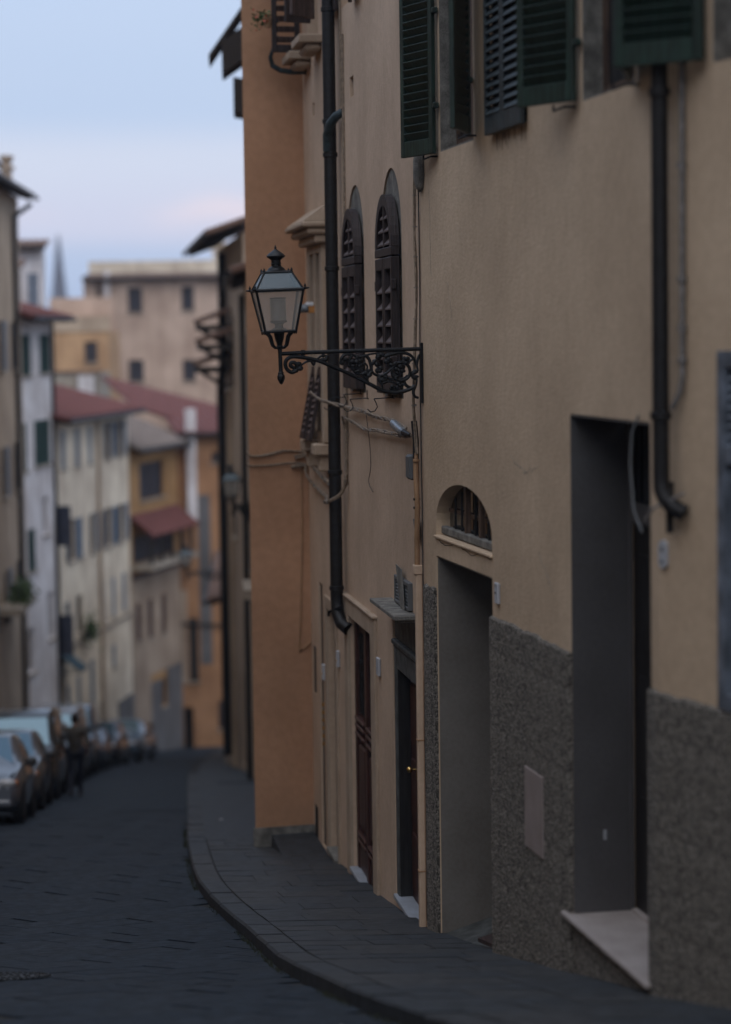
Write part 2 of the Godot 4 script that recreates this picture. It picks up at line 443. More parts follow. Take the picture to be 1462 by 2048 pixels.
func make_sky() -> Sky:
	var w := 1536
	var h := 768
	var im := Image.create(w, h, false, Image.FORMAT_RGBF)
	var nz := FastNoiseLite.new()
	nz.seed = 5; nz.frequency = 1.0; nz.fractal_octaves = 4
	var keys := [[0.0, Vector3(0.50, 0.605, 0.81)], [1.9, Vector3(0.515, 0.615, 0.82)], [2.6, Vector3(0.66, 0.69, 0.85)], [4.2, Vector3(0.665, 0.725, 0.875)], [5.4, Vector3(0.53, 0.65, 0.86)], [9.0, Vector3(0.535, 0.67, 0.895)], [25.0, Vector3(0.50, 0.63, 0.86)], [90.0, Vector3(0.46, 0.59, 0.83)]]
	for y in h:
		var el := 90.0 - 180.0 * (y + 0.5) / h
		var base := Vector3(0.40, 0.47, 0.62)
		if el >= 0:
			for i in keys.size() - 1:
				if el <= keys[i + 1][0]:
					var u: float = smoothstep(0.0, 1.0, (el - keys[i][0]) / (keys[i + 1][0] - keys[i][0]))
					base = (keys[i][1] as Vector3).lerp(keys[i + 1][1], u)
					break
		for x in w:
			var c := base
			if el > 0:
				var az := TAU * (x + 0.5) / w
				var e2 := deg_to_rad(el)
				var p := Vector3(cos(az), 0, sin(az)) * 2.2
				var q := nz.get_noise_3d(p.x, e2 * 9.0, p.z) * 0.5 + 0.5
				var cl := smoothstep(0.42, 0.75, q) * smoothstep(0.0, 3.0, el)
				c = c.lerp(Vector3(0.66, 0.70, 0.84), cl * 0.12)
				var pk := nz.get_noise_3d(p.x * 3.0 + 7.3, e2 * 60.0, p.z * 3.0) * 0.5 + 0.5
				var band := exp(-pow((el - 2.9) / 0.5, 2))
				c = c.lerp(Vector3(0.83, 0.72, 0.82), band * smoothstep(0.42, 0.7, pk) * 0.35)
				for st in [[-2.4, 2.98, 2.3, 0.26], [21.0, 3.6, 5.0, 0.4], [-38.0, 3.3, 6.0, 0.5], [75.0, 4.0, 8.0, 0.5], [-120.0, 3.5, 7.0, 0.5], [150.0, 3.2, 6.0, 0.4]]:
					var da := wrapf(rad_to_deg(az) - st[0], -180.0, 180.0)
					var wv: float = 0.10 * sin(da * 2.3 + st[0])
					c = c.lerp(Vector3(0.86, 0.76, 0.83), 0.9 * exp(-pow(da / st[2], 4)) * exp(-pow((el - st[1] - wv) / st[3], 2)))
			im.set_pixel(x, y, Color(c.x, c.y, c.z))
	var pm := PanoramaSkyMaterial.new()
	pm.panorama = ImageTexture.create_from_image(im)
	var s := Sky.new()
	s.sky_material = pm
	return s

# ---------------------------------------------------------------- building blocks
func hole(a: float, b: float, y0: float, y1: float, d: float) -> Dictionary:
	return {"a": a, "b": b, "y0": y0, "y1": y1, "d": d}
func round_arch(a: float, b: float, spring: float, apex: float, pointed: bool, k: int = 18) -> Array:
	var p := []
	for i in k + 1:
		var u := float(i) / k
		if pointed:
			var m := (a + b) / 2
			var s = 1.0 - abs(2 * u - 1)          # 0 at the springs, 1 at the apex
			p.append(Vector2(lerp(a, b, u), spring + (apex - spring) * sin(acos(1.0 - s) ) if s < 1.0 else apex))
			p[i].x = m + (u - 0.5) * (b - a)
		else:
			var t := PI * (1.0 - u)
			p.append(Vector2((a + b) / 2 + cos(t) * (b - a) / 2, spring + sin(t) * (apex - spring)))
	return p
# louvred leaf: local x from the hinge, y up, z thickness. The node is the frame, slats its children.
var slat_cache := {}
func leaf(parent: Node3D, t: Transform3D, w: float, h: float, m: Material, ms: Material, cols: int = 1, pitch: float = 0.07, bottom: float = 0.12, called: String = "shutter", flip: float = 1.0) -> MeshInstance3D:
	var g := Geo.new()
	var st := 0.065
	var th := 0.042
	g.cham(Vector3(st / 2, h / 2, 0), Vector3(st, h, th), 0.005)
	g.cham(Vector3(w - st / 2, h / 2, 0), Vector3(st, h, th), 0.005)
	g.cham(Vector3(w / 2, bottom / 2, 0), Vector3(w - 2 * st - 0.004, bottom, th - 0.006), 0.004)
	g.cham(Vector3(w / 2, h - 0.05, 0), Vector3(w - 2 * st - 0.004, 0.1, th - 0.006), 0.004)
	var cw := (w - 2 * st) / cols
	for c in range(1, cols):
		g.cham(Vector3(st + cw * c, h / 2, 0), Vector3(0.05, h - bottom - 0.104, th - 0.004), 0.004)
	var o := put(parent, called, g.mesh(), m, t)
	var sw := cw - (0.05 if cols > 1 else 0.004)
	var key := "%0.3f_%0.1f" % [sw, flip]
	if not slat_cache.has(key):
		var s := Geo.new(Transform3D(Basis(Vector3.RIGHT, 0.98 * flip), Vector3.ZERO))
		s.cham(Vector3.ZERO, Vector3(sw, 0.012, 0.084), 0.003)
		slat_cache[key] = s.mesh()
	var nn := int((h - bottom - 0.1) / pitch)
	for i in nn:
		for c in cols:
			put(o, "slat", slat_cache[key], ms, Transform3D(Basis(), Vector3(st + cw * (c + 0.5), bottom + pitch * (i + 0.5), 0)))
	return o
func leaf_at(f: Transform3D, s: float, y: float, z: float, ang: float) -> Transform3D:   # ang measured from +s outwards
	var d := f.basis.x * cos(ang) + f.basis.z * sin(ang)
	return Transform3D(Basis(d, Vector3.UP, d.cross(Vector3.UP)), f * Vector3(s, y, z))
func glazing(h: Node3D, f: Transform3D, a: float, b: float, y0: float, y1: float, z: float, m: Material, mullions: int = 1, bars: int = 2) -> void:
	var g := Geo.new(rel(h, f))
	var w := 0.06
	g.cham(Vector3(a + w / 2, (y0 + y1) / 2, z), Vector3(w, y1 - y0, 0.05), 0.006)
	g.cham(Vector3(b - w / 2, (y0 + y1) / 2, z), Vector3(w, y1 - y0, 0.05), 0.006)
	g.cham(Vector3((a + b) / 2, y0 + 0.05, z), Vector3(b - a - 2 * w - 0.004, 0.1, 0.046), 0.006)
	g.cham(Vector3((a + b) / 2, y1 - w / 2, z), Vector3(b - a - 2 * w - 0.004, w, 0.046), 0.006)
	for i in mullions:
		g.cham(Vector3(lerp(a, b, (i + 1.0) / (mullions + 1)), (y0 + y1) / 2, z), Vector3(0.09, y1 - y0 - 0.17, 0.052), 0.006)
	var o := part(h, "window_frame", g, m)
	for i in mullions + 1:
		for j in bars:
			var p := Geo.new(rel(h, f))
			var x0: float = lerp(a + w, b - w, float(i) / (mullions + 1)) + 0.01
			var x1: float = lerp(a + w, b - w, (i + 1.0) / (mullions + 1)) - 0.01
			var q0: float = lerp(y0 + 0.09, y1 - w, float(j) / bars) + 0.012
			var q1: float = lerp(y0 + 0.09, y1 - w, (j + 1.0) / bars) - 0.012
			p.span(Vector3(x0, q0, z - 0.012), Vector3(x1, q1, z - 0.004))
			part(o, "pane", p, M.glass_dark)
# corrugated roof slope: eave line a-b, ridge line d-c
func tiles(g: Geo, a: Vector3, b: Vector3, c: Vector3, d: Vector3, pitch: float = 0.24) -> void:
	var nn: int = max(2, int(a.distance_to(b) / pitch))
	var up := (b - a).cross(d - a).normalized()
	if up.y < 0: up = -up
	var last := []
	for i in nn * 4 + 1:
		var u := float(i) / (nn * 4)
		var hgt: float = [0.0, 0.05, 0.07, 0.05][i % 4]
		var row := [a.lerp(b, u) + up * hgt, d.lerp(c, u) + up * hgt]
		if last:
			var m: Vector3 = (row[0] - last[0]).cross(last[1] - last[0])
			if m.dot(up) > 0: g.quad(last[0], row[0], row[1], last[1])
			else: g.quad(row[0], last[0], last[1], row[1])
		last = row
	# underside
	var lo := -up * 0.07
	if (b - a).cross(d - a).dot(up) > 0: g.quad(b + lo, a + lo, d + lo, c + lo)
	else: g.quad(a + lo, b + lo, c + lo, d + lo)
	g.quad(a + lo, b + lo, b + up * 0.03, a + up * 0.03)
	g.quad(d + lo, a + lo, a + up * 0.03, d + up * 0.03)
	g.quad(b + lo, c + lo, c + up * 0.03, b + up * 0.03)

# far house: one street front in frame f from s0 to s1. openings: [a, b, y0, y1, style]
func house(called: String, label: String, f: Transform3D, s1: float, y0: float, y1: float, depth: float, wm: Material, openings: Array, group: String = "", shut: Material = null) -> Node3D:
	var h := root(called, f * Vector3(s1 / 2, y0, -depth / 2), label, "house", group)
	var t := rel(h, f)
	var g := Geo.new(t)
	var hs := []
	for o in openings:
		hs.append(hole(o[0], o[1], o[2], o[3], 0.16 if o[4] != "door" else 0.3))
	g.wall(0, s1, y0, y1, hs)
	g.quad(Vector3(0, y0, -depth), Vector3(0, y0, 0), Vector3(0, y1, 0), Vector3(0, y1, -depth))
	g.quad(Vector3(s1, y0, 0), Vector3(s1, y0, -depth), Vector3(s1, y1, -depth), Vector3(s1, y1, 0))
	g.quad(Vector3(s1, y0, -depth), Vector3(0, y0, -depth), Vector3(0, y1, -depth), Vector3(s1, y1, -depth))
	g.quad(Vector3(0, y1, 0), Vector3(s1, y1, 0), Vector3(s1, y1, -depth), Vector3(0, y1, -depth))
	part(h, "wall", g, wm)
	for o in openings:
		var a: float = o[0]
		var b: float = o[1]
		var q0: float = o[2]
		var q1: float = o[3]
		var mid := (a + b) / 2
		var sm: Material = o[5] if o.size() > 5 else shut
		if o[4] == "door":
			var d := Geo.new(t)
			d.span(Vector3(a, q0, -0.3), Vector3(b, q1, -0.24))
			for i in 2: d.cham(Vector3(lerp(a, b, 0.27 + 0.46 * i), lerp(q0, q1, 0.5), -0.235), Vector3((b - a) * 0.36, (q1 - q0) * 0.8, 0.03), 0.01)
			part(h, "door", d, sm if sm else M.door_black)
			continue
		# glazed window
		var w := Geo.new(t)
		for x in [a + 0.04, mid, b - 0.04]: w.span(Vector3(x - 0.04, q0, -0.16), Vector3(x + 0.04, q1, -0.11))
		w.span(Vector3(a + 0.081, q0, -0.158), Vector3(b - 0.081, q0 + 0.08, -0.112)); w.span(Vector3(a + 0.081, q1 - 0.08, -0.158), Vector3(b - 0.081, q1, -0.112))
		var fr := part(h, "window", w, M.white_paint if o[4] == "white" else M.window_wood)
		for i in 2:
			var p := Geo.new(t)
			p.span(Vector3(a + 0.08 if i == 0 else mid + 0.04, q0 + 0.08, -0.145), Vector3(mid - 0.04 if i == 0 else b - 0.08, q1 - 0.08, -0.135))
			part(fr, "pane", p, M.glass_far)
		var sl := Geo.new(t)
		sl.span(Vector3(a - 0.08, q0 - 0.07, 0.002), Vector3(b + 0.08, q0 - 0.002, 0.09))
		part(h, "window_sill", sl, M.concrete)
		if o[4] == "closed" or o[4] == "open":
			for i in 2:
				var lw := (b - a) / 2 - 0.006
				var q := Geo.new()
				q.span(Vector3(0, 0, -0.02), Vector3(lw, q1 - q0 - 0.01, 0.0))
				var k := 0
				var yy := 0.1
				while yy < q1 - q0 - 0.12:
					q.hexa([Vector3(0.06, yy, 0.004), Vector3(lw - 0.06, yy, 0.004), Vector3(lw - 0.06, yy + 0.09, 0.022), Vector3(0.06, yy + 0.09, 0.022), Vector3(0.06, yy, 0.001), Vector3(lw - 0.06, yy, 0.001), Vector3(lw - 0.06, yy + 0.09, 0.001), Vector3(0.06, yy + 0.09, 0.001)])
					yy += 0.13; k += 1
				var lt: Transform3D
				if o[4] == "closed":
					lt = f * Transform3D(Basis(), Vector3(a + 0.003 if i == 0 else mid + 0.003, q0, 0.0))
				elif i == 0:
					lt = leaf_at(f, a, q0, 0.03, PI - 0.12) * Transform3D(Basis(Vector3.UP, PI), Vector3(lw, 0, 0))
				else:
					lt = leaf_at(f, b, q0, 0.03, 0.12)
				part(h, "shutter", q, sm, rel(h, lt))
	return h
func eaves(h: Node3D, f: Transform3D, s1: float, y: float, out: float, back: float, rise: float, m: Material, over: float = 0.25) -> void:
	var t := rel(h, f)
	var g := Geo.new(t)
	tiles(g, Vector3(-over, y, out), Vector3(s1 + over, y, out), Vector3(s1 + over, y + rise, -back), Vector3(-over, y + rise, -back))
	part(h, "roof", g, m)
	var x := 0.1
	while x < s1:
		var r := Geo.new(t)
		var dy := rise / (out + back)
		r.hexa([Vector3(x, y - 0.20, out - 0.06), Vector3(x + 0.09, y - 0.20, out - 0.06), Vector3(x + 0.09, y - 0.085, out - 0.06), Vector3(x, y - 0.085, out - 0.06), Vector3(x, y - 0.20 + dy * out, 0.0), Vector3(x + 0.09, y - 0.20 + dy * out, 0.0), Vector3(x + 0.09, y - 0.085 + dy * out, 0.0), Vector3(x, y - 0.085 + dy * out, 0.0)])
		part(h, "rafter", r, M.rafter)
		x += 0.7
	var gt := Geo.new(t)
	gt.tube([Vector3(-over, y - 0.09, out + 0.07), Vector3(s1 + over, y - 0.09, out + 0.07)], 0.07, 8)
	part(h, "gutter", gt, M.pipe_dark)

# ---------------------------------------------------------------- the near houses
var FA := frame(0.55, 22.2, 1.87, 15.25)      # house with green shutters, far end to near end
var FA2 := frame(1.87, 15.25, 2.8, 12.93)
var FB := frame(-0.74, 31.5, 0.55, 22.2)      # house with the arched windows
var FC := frame(-1.51, 31.3, -0.74, 31.5)     # end wall of the orange house
func house_green() -> void:
	var h := root("tan_house", Vector3(4.5, -3.2, -16), "tan stucco house with green louvred shutters and grey roughcast plinth", "house")
	var t := rel(h, FA)
	var L := 7.074
	var ar := hole(0.48, 2.6, -0.21, 0.30, 0.13)
	ar.arch = round_arch(0.48, 2.6, -0.08, 0.30, false)
	var wins := [[0.82, 2.10], [2.80, 3.86], [5.38, 6.62]]
	var hs := [ar, hole(0.48, 2.6, -4.6, -0.40, 1.5), hole(5.0, 6.9, -2.66, 1.02, 0.46)]
	for w in wins: hs.append(hole(w[0], w[1], 3.21, 5.3, 0.2))
	var g := Geo.new(t)
	g.wall(0, L, -5.2, 6.6, hs)
	part(h, "wall", g, M.stucco_tan)
	var t2 := rel(h, FA2)
	var g2 := Geo.new(t2)
	g2.wall(0, 2.5, -4.2, 6.6, [hole(0.69, 1.95, 3.21, 5.3, 0.2), hole(0.78, 2.05, -0.70, 1.48, 0.14)])
	part(h, "wall", g2, M.stucco_tan)
	# rest of the curved front, towards and past the viewpoint, with its back and top
	var run := [[2.8, 12.93], [4.9, 7.5], [6.3, 0.0], [7.1, -16.0]]
	for i in 3:
		var ff := frame(run[i][0], run[i][1], run[i + 1][0], run[i + 1][1])
		var ll := Vector2(run[i][0] - run[i + 1][0], run[i][1] - run[i + 1][1]).length()
		var gg := Geo.new(rel(h, ff))
		var hh := []
		var x := 1.2
		while x < ll - 2.0:
			hh.append(hole(x, x + 1.2, 3.21, 5.3, 0.2))
			x += 3.2
		gg.wall(0, ll, -3.6, 6.6, hh)
		part(h, "wall", gg, M.stucco_tan)
		for q in hh: glazing(h, ff, q.a, q.b, q.y0, q.y1, -0.17, M.window_wood)
	var bk := Geo.new(Transform3D(Basis(), -h.position))
	for e in [[Vector2(0.55, 22.2), Vector2(9.0, 23.5)], [Vector2(9.0, 23.5), Vector2(15, -16)], [Vector2(15, -16), Vector2(7.1, -16)]]:
		bk.quad(Vector3(e[0].x, -6, -e[0].y), Vector3(e[1].x, -6, -e[1].y), Vector3(e[1].x, 6.6, -e[1].y), Vector3(e[0].x, 6.6, -e[0].y))
	part(h, "rear_wall", bk, M.stucco_tan)
	var rf := Geo.new(Transform3D(Basis(), -h.position))
	tiles(rf, Vector3(6.5, 6.6, 16), Vector3(5.7, 6.6, 0), Vector3(11, 8.4, 0), Vector3(11, 8.4, 16))
	tiles(rf, Vector3(5.7, 6.62, 0), Vector3(1.3, 6.62, -15.25), Vector3(9, 8.4, -15.25), Vector3(11, 8.4, 0))
	tiles(rf, Vector3(1.3, 6.6, -15.25), Vector3(0.1, 6.6, -22.2), Vector3(8, 8.4, -22.2), Vector3(9, 8.4, -15.25))
	part(h, "roof", rf, M.tile_brown)
	# roughcast plinth, proud of the wall, its foot follows the pavement
	for e in [[0.04, 0.478], [2.602, 4.998], [6.902, 7.074]]:
		var p := Geo.new(t)
		plinth(p, FA, e[0], e[1], -0.72, 0.032)
		part(h, "plinth", p, M.roughcast)
	var pa := Geo.new(t)
	plinth(pa, FA, 5.0, 6.90, -2.72, 0.005)
	part(h, "plinth", pa, M.roughcast)
	var pb := Geo.new(t2)
	plinth(pb, FA2, 0.0, 2.5, -0.72, 0.032)
	part(h, "plinth", pb, M.roughcast)
	lumps(h, FA, 0.04, 0.478, -0.72, 0.032, Rect2(), 61)
	lumps(h, FA, 2.602, 4.998, -0.72, 0.032, Rect2(3.74, -2.40, 0.56, 0.66), 62)
	lumps(h, FA2, 0.0, 1.3, -0.72, 0.032, Rect2(), 63)
	# deep passage under the fanlight
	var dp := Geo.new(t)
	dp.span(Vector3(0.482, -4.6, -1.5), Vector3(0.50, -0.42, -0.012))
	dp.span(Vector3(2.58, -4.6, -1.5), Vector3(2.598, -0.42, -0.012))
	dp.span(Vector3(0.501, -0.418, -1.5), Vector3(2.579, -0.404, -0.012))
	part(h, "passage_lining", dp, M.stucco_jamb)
	var rp := Geo.new(t)
	rp.hexa([Vector3(0.501, -4.6, 0.0), Vector3(2.579, -4.6, 0.0), Vector3(2.579, -3.60, 0.0), Vector3(0.501, -3.90, 0.0), Vector3(0.501, -4.6, -1.5), Vector3(2.579, -4.6, -1.5), Vector3(2.579, -3.25, -1.5), Vector3(0.501, -3.45, -1.5)])
	part(h, "ramp", rp, M.stone_dark)
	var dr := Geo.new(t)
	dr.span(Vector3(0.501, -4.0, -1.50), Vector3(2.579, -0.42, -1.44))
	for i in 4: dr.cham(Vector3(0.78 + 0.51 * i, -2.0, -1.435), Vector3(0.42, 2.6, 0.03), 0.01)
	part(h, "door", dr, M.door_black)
	# fanlight: stone kerb, posts, bars
	var fs := Geo.new(t)
	fs.cham(Vector3(1.54, -0.165, -0.075), Vector3(2.10, 0.075, 0.06), 0.01)
	part(h, "fanlight_kerb", fs, M.stone_grey)
	var fg := Geo.new(t)
	fg.span(Vector3(0.485, -0.2, -0.15), Vector3(2.595, 0.295, -0.13))
	part(h, "pane", fg, M.glass_dark)
	for e in [[0.95, 0.02, 0.16], [1.2, 0.02, 0.22], [1.42, 0.05, 0.28], [1.72, 0.02, 0.27], [1.95, 0.05, 0.25], [2.2, 0.02, 0.17], [2.4, 0.02, 0.07]]:
		var b := Geo.new(t)
		b.cham(Vector3(e[0], (-0.127 + e[2]) / 2, -0.075), Vector3(e[1], e[2] + 0.127, e[1]), 0.004)
		part(h, "bar", b, M.window_wood if e[1] > 0.03 else M.pipe_dark)
	var fb := Geo.new(t)
	fb.cham(Vector3(1.3, 0.02, -0.108), Vector3(1.4, 0.035, 0.03), 0.004)
	part(h, "bar", fb, M.window_wood)
	var sk := Geo.new(t)
	var pts := []
	var rg := RandomNumberGenerator.new()
	rg.seed = 4
	for i in 26: pts.append(Vector3(0.6 + i * 0.078, -0.255 - 0.02 * sin(i * 0.5) + rg.randf_range(-0.008, 0.008), 0.0))
	sk.tube(pts, 0.0035, 5)
	part(h, "crack", sk, M.joint)
	for e in [[3.25, 0.62, 0.55, -0.12, 5], [3.6, 0.50, 0.5, 0.10, 6], [1.05, 2.05, 0.18, -0.3, 7], [0.35, 2.9, 0.05, -0.75, 8], [4.1, -0.05, 0.4, -0.28, 12]]:
		var cg := Geo.new(t)
		var cp := []
		rg.seed = e[4]
		for i in 15: cp.append(Vector3(e[0] + e[2] * i / 14.0 + rg.randf_range(-0.015, 0.015), e[1] + e[3] * i / 14.0 + rg.randf_range(-0.025, 0.025), 0.0))
		cg.tube(cp, 0.0022, 5)
		part(h, "crack", cg, M.stone_grey)
	var fl := Geo.new(t)
	fl.cham(Vector3(1.54, -0.225, 0.006), Vector3(2.16, 0.025, 0.03), 0.006)
	part(h, "window_sill", fl, M.stucco_tan)
	# doorway with slate painted reveals
	for e in [[5.002, -2.63, 5.016, 1.0], [6.884, -2.63, 6.898, 1.0], [5.018, 1.002, 6.882, 1.016]]:
		var dl := Geo.new(t)
		dl.span(Vector3(e[0], e[1], -0.44), Vector3(e[2], e[3], 0.0))
		part(h, "reveal", dl, M.painted_slate)
	var dd := Geo.new(t)
	dd.cham(Vector3(5.040, -0.81, -0.435), Vector3(0.04, 3.6, 0.03), 0.005)
	dd.cham(Vector3(6.860, -0.81, -0.435), Vector3(0.04, 3.6, 0.03), 0.005)
	dd.cham(Vector3(5.95, 0.30, -0.435), Vector3(1.77, 0.15, 0.03), 0.005)
	var df := part(h, "door_frame", dd, M.painted_slate)
	var du := Geo.new(t)
	du.span(Vector3(5.02, 0.37, -0.475), Vector3(6.88, 1.0, -0.46))
	part(df, "pane", du, M.glass_dark)
	for i in 5:
		var bar := Geo.new(t)
		bar.cham(Vector3(5.22 + 0.28 * i, 0.68, -0.45), Vector3(0.022, 0.62, 0.015), 0.004)
		part(df, "bar", bar, M.pipe_dark)
	var dk := Geo.new(t)
	dk.span(Vector3(5.02, -2.62, -0.50), Vector3(6.88, 0.23, -0.465))
	for i in 2:
		for j in 3: dk.cham(Vector3(5.51 + 0.88 * i, -2.1 + 0.88 * j, -0.463), Vector3(0.66, 0.70, 0.016), 0.007)
	part(h, "door", dk, M.door_black)
	var ms := Geo.new(t)
	ms.cham(Vector3(5.92, -2.652, -0.215), Vector3(2.06, 0.04, 0.57), 0.008)
	part(h, "doorstep", ms, M.marble)
	var m2 := Geo.new(t)
	m2.cham(Vector3(5.95, -2.622, -0.45), Vector3(1.85, 0.03, 0.05), 0.006)
	part(h, "doorstep", m2, M.marble)
	var chip := Geo.new(t)
	chip.cham(Vector3(5.02, -2.06, -0.235), Vector3(0.006, 0.075, 0.025), 0.002)
	part(h, "paint_chip", chip, M.paper)
	# smooth patch in the roughcast
	var pp := Geo.new(t)
	pp.cham(Vector3(4.02, -2.07, 0.034), Vector3(0.53, 0.63, 0.02), 0.005)
	part(h, "plaster_patch", pp, M.pink_patch)
	# windows
	for i in 3:
		glazing(h, FA, wins[i][0], wins[i][1], 3.21, 5.3, -0.17, M.window_wood, 1, 2)
		var rv := Geo.new(t)
		rv.span(Vector3(wins[i][0] + 0.002, 3.212, -0.2), Vector3(wins[i][0] + 0.014, 5.29, -0.004)); rv.span(Vector3(wins[i][1] - 0.014, 3.212, -0.2), Vector3(wins[i][1] - 0.002, 5.29, -0.004))
		rv.span(Vector3(wins[i][0] + 0.016, 3.212, -0.2), Vector3(wins[i][1] - 0.016, 3.224, -0.004))
		part(h, "window_reveal", rv, M.stone_grey)
	glazing(h, FA2, 0.69, 1.95, 3.21, 5.3, -0.17, M.window_wood, 1, 2)
	var rw := Geo.new(t2)
	rw.span(Vector3(0.692, 3.212, -0.2), Vector3(0.71, 5.29, -0.004))
	part(h, "window_reveal", rw, M.stone_grey)
	leaf(h, rel(h, leaf_at(FA, 0.79, 3.20, 0.045, PI - deg_to_rad(16))), 0.60, 2.1, M.green_paint, M.green_paint, 1, 0.071, 0.14)
	leaf(h, rel(h, leaf_at(FA, 2.12, 3.26, 0.045, deg_to_rad(26))), 0.60, 2.04, M.green_paint, M.green_paint, 1, 0.071, 0.14)
	leaf(h, rel(h, leaf_at(FA, 2.765, 3.19, 0.05, 0.0)), 0.565, 2.12, M.green_skylit, M.green_skylit, 1, 0.071, 0.15)
	leaf(h, rel(h, leaf_at(FA, 3.335, 3.19, 0.05, 0.0)), 0.565, 2.12, M.green_skylit, M.green_skylit, 1, 0.071, 0.15)
	leaf(h, rel(h, leaf_at(FA, 5.34, 3.22, 0.045, PI - deg_to_rad(25))), 0.61, 2.08, M.green_paint, M.green_paint, 1, 0.071, 0.14)
	leaf(h, rel(h, leaf_at(FA, 6.64, 3.22, 0.045, deg_to_rad(20))), 0.61, 2.08, M.green_paint, M.green_paint, 1, 0.071, 0.14)
	leaf(h, rel(h, leaf_at(FA2, 0.66, 3.23, 0.045, PI - deg_to_rad(31))), 0.62, 2.08, M.green_paint, M.green_paint, 1, 0.071, 0.14)
	# rust drips under the closed shutters
	var rd := Geo.new(t)
	rg.seed = 31
	for i in 22:
		var x := rg.randf_range(2.80, 3.88)
		var ln := rg.randf_range(0.03, 0.15)
		var wd := rg.randf_range(0.006, 0.022)
		rd.hexa([Vector3(x + wd * 0.3, 3.185 - ln, 0.0012), Vector3(x + wd * 0.7, 3.185 - ln, 0.0012), Vector3(x + wd, 3.19, 0.0016), Vector3(x, 3.19, 0.0016), Vector3(x + wd * 0.3, 3.185 - ln, 0.0), Vector3(x + wd * 0.7, 3.185 - ln, 0.0), Vector3(x + wd, 3.19, 0.0), Vector3(x, 3.19, 0.0)])
	var rdo := part(h, "rust_drips", rd, M.rust)
	rdo.set_meta("kind", "stuff")
	# iron shutter hardware: stays and pintles
	for e in [[0.72, 3.18, 0.06], [2.2, 3.24, 0.08], [5.2, 3.19, 0.08], [6.7, 3.19, 0.09]]:
		var k := Geo.new(t)
		k.tube([Vector3(e[0], e[1], 0.0), Vector3(e[0], e[1], e[2]), Vector3(e[0] - 0.22, e[1] - 0.01, e[2] + 0.02), Vector3(e[0] - 0.22, e[1] + 0.03, e[2] + 0.02)], 0.009, 6)
		part(h, "shutter_stay", k, M.iron)
	for e in [[0.80, 3.62], [0.80, 4.45], [5.36, 3.62], [5.36, 4.6], [2.11, 3.7], [6.63, 3.7]]:
		var k := Geo.new(t)
		k.cham(Vector3(e[0], e[1], 0.035), Vector3(0.10, 0.05, 0.05), 0.008)
		part(h, "hinge", k, M.green_paint)
	var ck := Geo.new(leaf_at(Transform3D(t.basis, t * Vector3.ZERO), 0.79, 3.72, 0.045, PI - deg_to_rad(16)))
	ck.tube([Vector3(0.58, 0.08, 0.01), Vector3(0.645, 0.09, 0.03), Vector3(0.66, 0.07, 0.03), Vector3(0.655, -0.03, 0.03)], [0.014, 0.012, 0.012, 0.009], 6)
	ck.blob(Vector3(0.652, -0.04, 0.03), Vector3(0.016, 0.016, 0.016))
	part(h, "shutter_catch", ck, M.iron)
	# broken plaster lump at the corner under the far leaf
	var lump := Geo.new(t)
	lump.blob(Vector3(0.05, 3.12, 0.02), Vector3(0.13, 0.22, 0.06), 10)
	part(h, "render_patch", lump, M.stone_grey)
	# grey window at the near end
	var gf := Geo.new(t2)
	for e in [[0.78, -0.70, 0.86, 1.48], [1.97, -0.70, 2.05, 1.48], [0.862, 1.38, 1.968, 1.48], [0.862, 0.80, 1.968, 0.90], [0.862, -0.70, 1.968, -0.60]]:
		gf.span(Vector3(e[0], e[1], -0.06), Vector3(e[2], e[3], 0.03))
	var gw := part(h, "window_frame", gf, M.grey_frame)
	for i in 8:
		var sl := Geo.new(t2)
		sl.hexa([Vector3(0.862, 0.905 + i * 0.058, 0.01), Vector3(1.968, 0.905 + i * 0.058, 0.01), Vector3(1.968, 0.945 + i * 0.058, -0.05), Vector3(0.862, 0.945 + i * 0.058, -0.05), Vector3(0.862, 0.897 + i * 0.058, 0.01), Vector3(1.968, 0.897 + i * 0.058, 0.01), Vector3(1.968, 0.937 + i * 0.058, -0.05), Vector3(0.862, 0.937 + i * 0.058, -0.05)])
		part(gw, "slat", sl, M.grey_frame)
	var gp := Geo.new(t2)
	gp.span(Vector3(0.87, -0.6, -0.12), Vector3(1.96, 0.8, -0.10))
	part(gw, "pane", gp, M.glass_dark)
	# drainpipe with its shoe, and the conduit beside it
	var dpn := Geo.new(t)
	dpn.tube([Vector3(7.34, 6.55, 0.07), Vector3(7.34, 0.70, 0.07), Vector3(7.35, 0.62, 0.07), Vector3(7.38, 0.56, 0.055), Vector3(7.42, 0.51, 0.02), Vector3(7.46, 0.47, -0.04)], 0.053, 14)
	for yy in [5.4, 3.05, 1.05]: dpn.lathe(Vector3(7.34, yy, 0.07), [[0.05, 0.0], [0.068, 0.005], [0.068, 0.05], [0.05, 0.055]], 14)
	var dn := part(h, "drainpipe", dpn, M.pipe_dark)
	var clip := Geo.new(t)
	clip.tube([Vector3(7.26, 0.42, 0.15), Vector3(7.36, 0.50, 0.13), Vector3(7.50, 0.60, -0.03)], 0.010, 6)
	part(dn, "strap", clip, M.pipe_grey)
	var stub := Geo.new(t2)
	stub.tube([Vector3(0.23, 0.66, 0.05), Vector3(0.23, 0.34, 0.05)], [0.028, 0.024], 10)
	part(h, "pipe_stub", stub, M.pipe_dark)
	var cd := Geo.new(t2)
	cd.tube([Vector3(0.36, 6.5, 0.03), Vector3(0.37, 3.0, 0.03), Vector3(0.36, 1.32, 0.03), Vector3(0.35, 1.22, 0.04), Vector3(0.27, 1.12, 0.05)], 0.019, 8)
	for yy in [4.2, 3.3, 2.6, 1.9, 1.6, 1.4]: cd.lathe(Vector3(0.36, yy, 0.03), [[0.02, 0], [0.03, 0.004], [0.03, 0.04], [0.02, 0.044]], 8)
	part(h, "conduit", cd, M.pipe_grey)
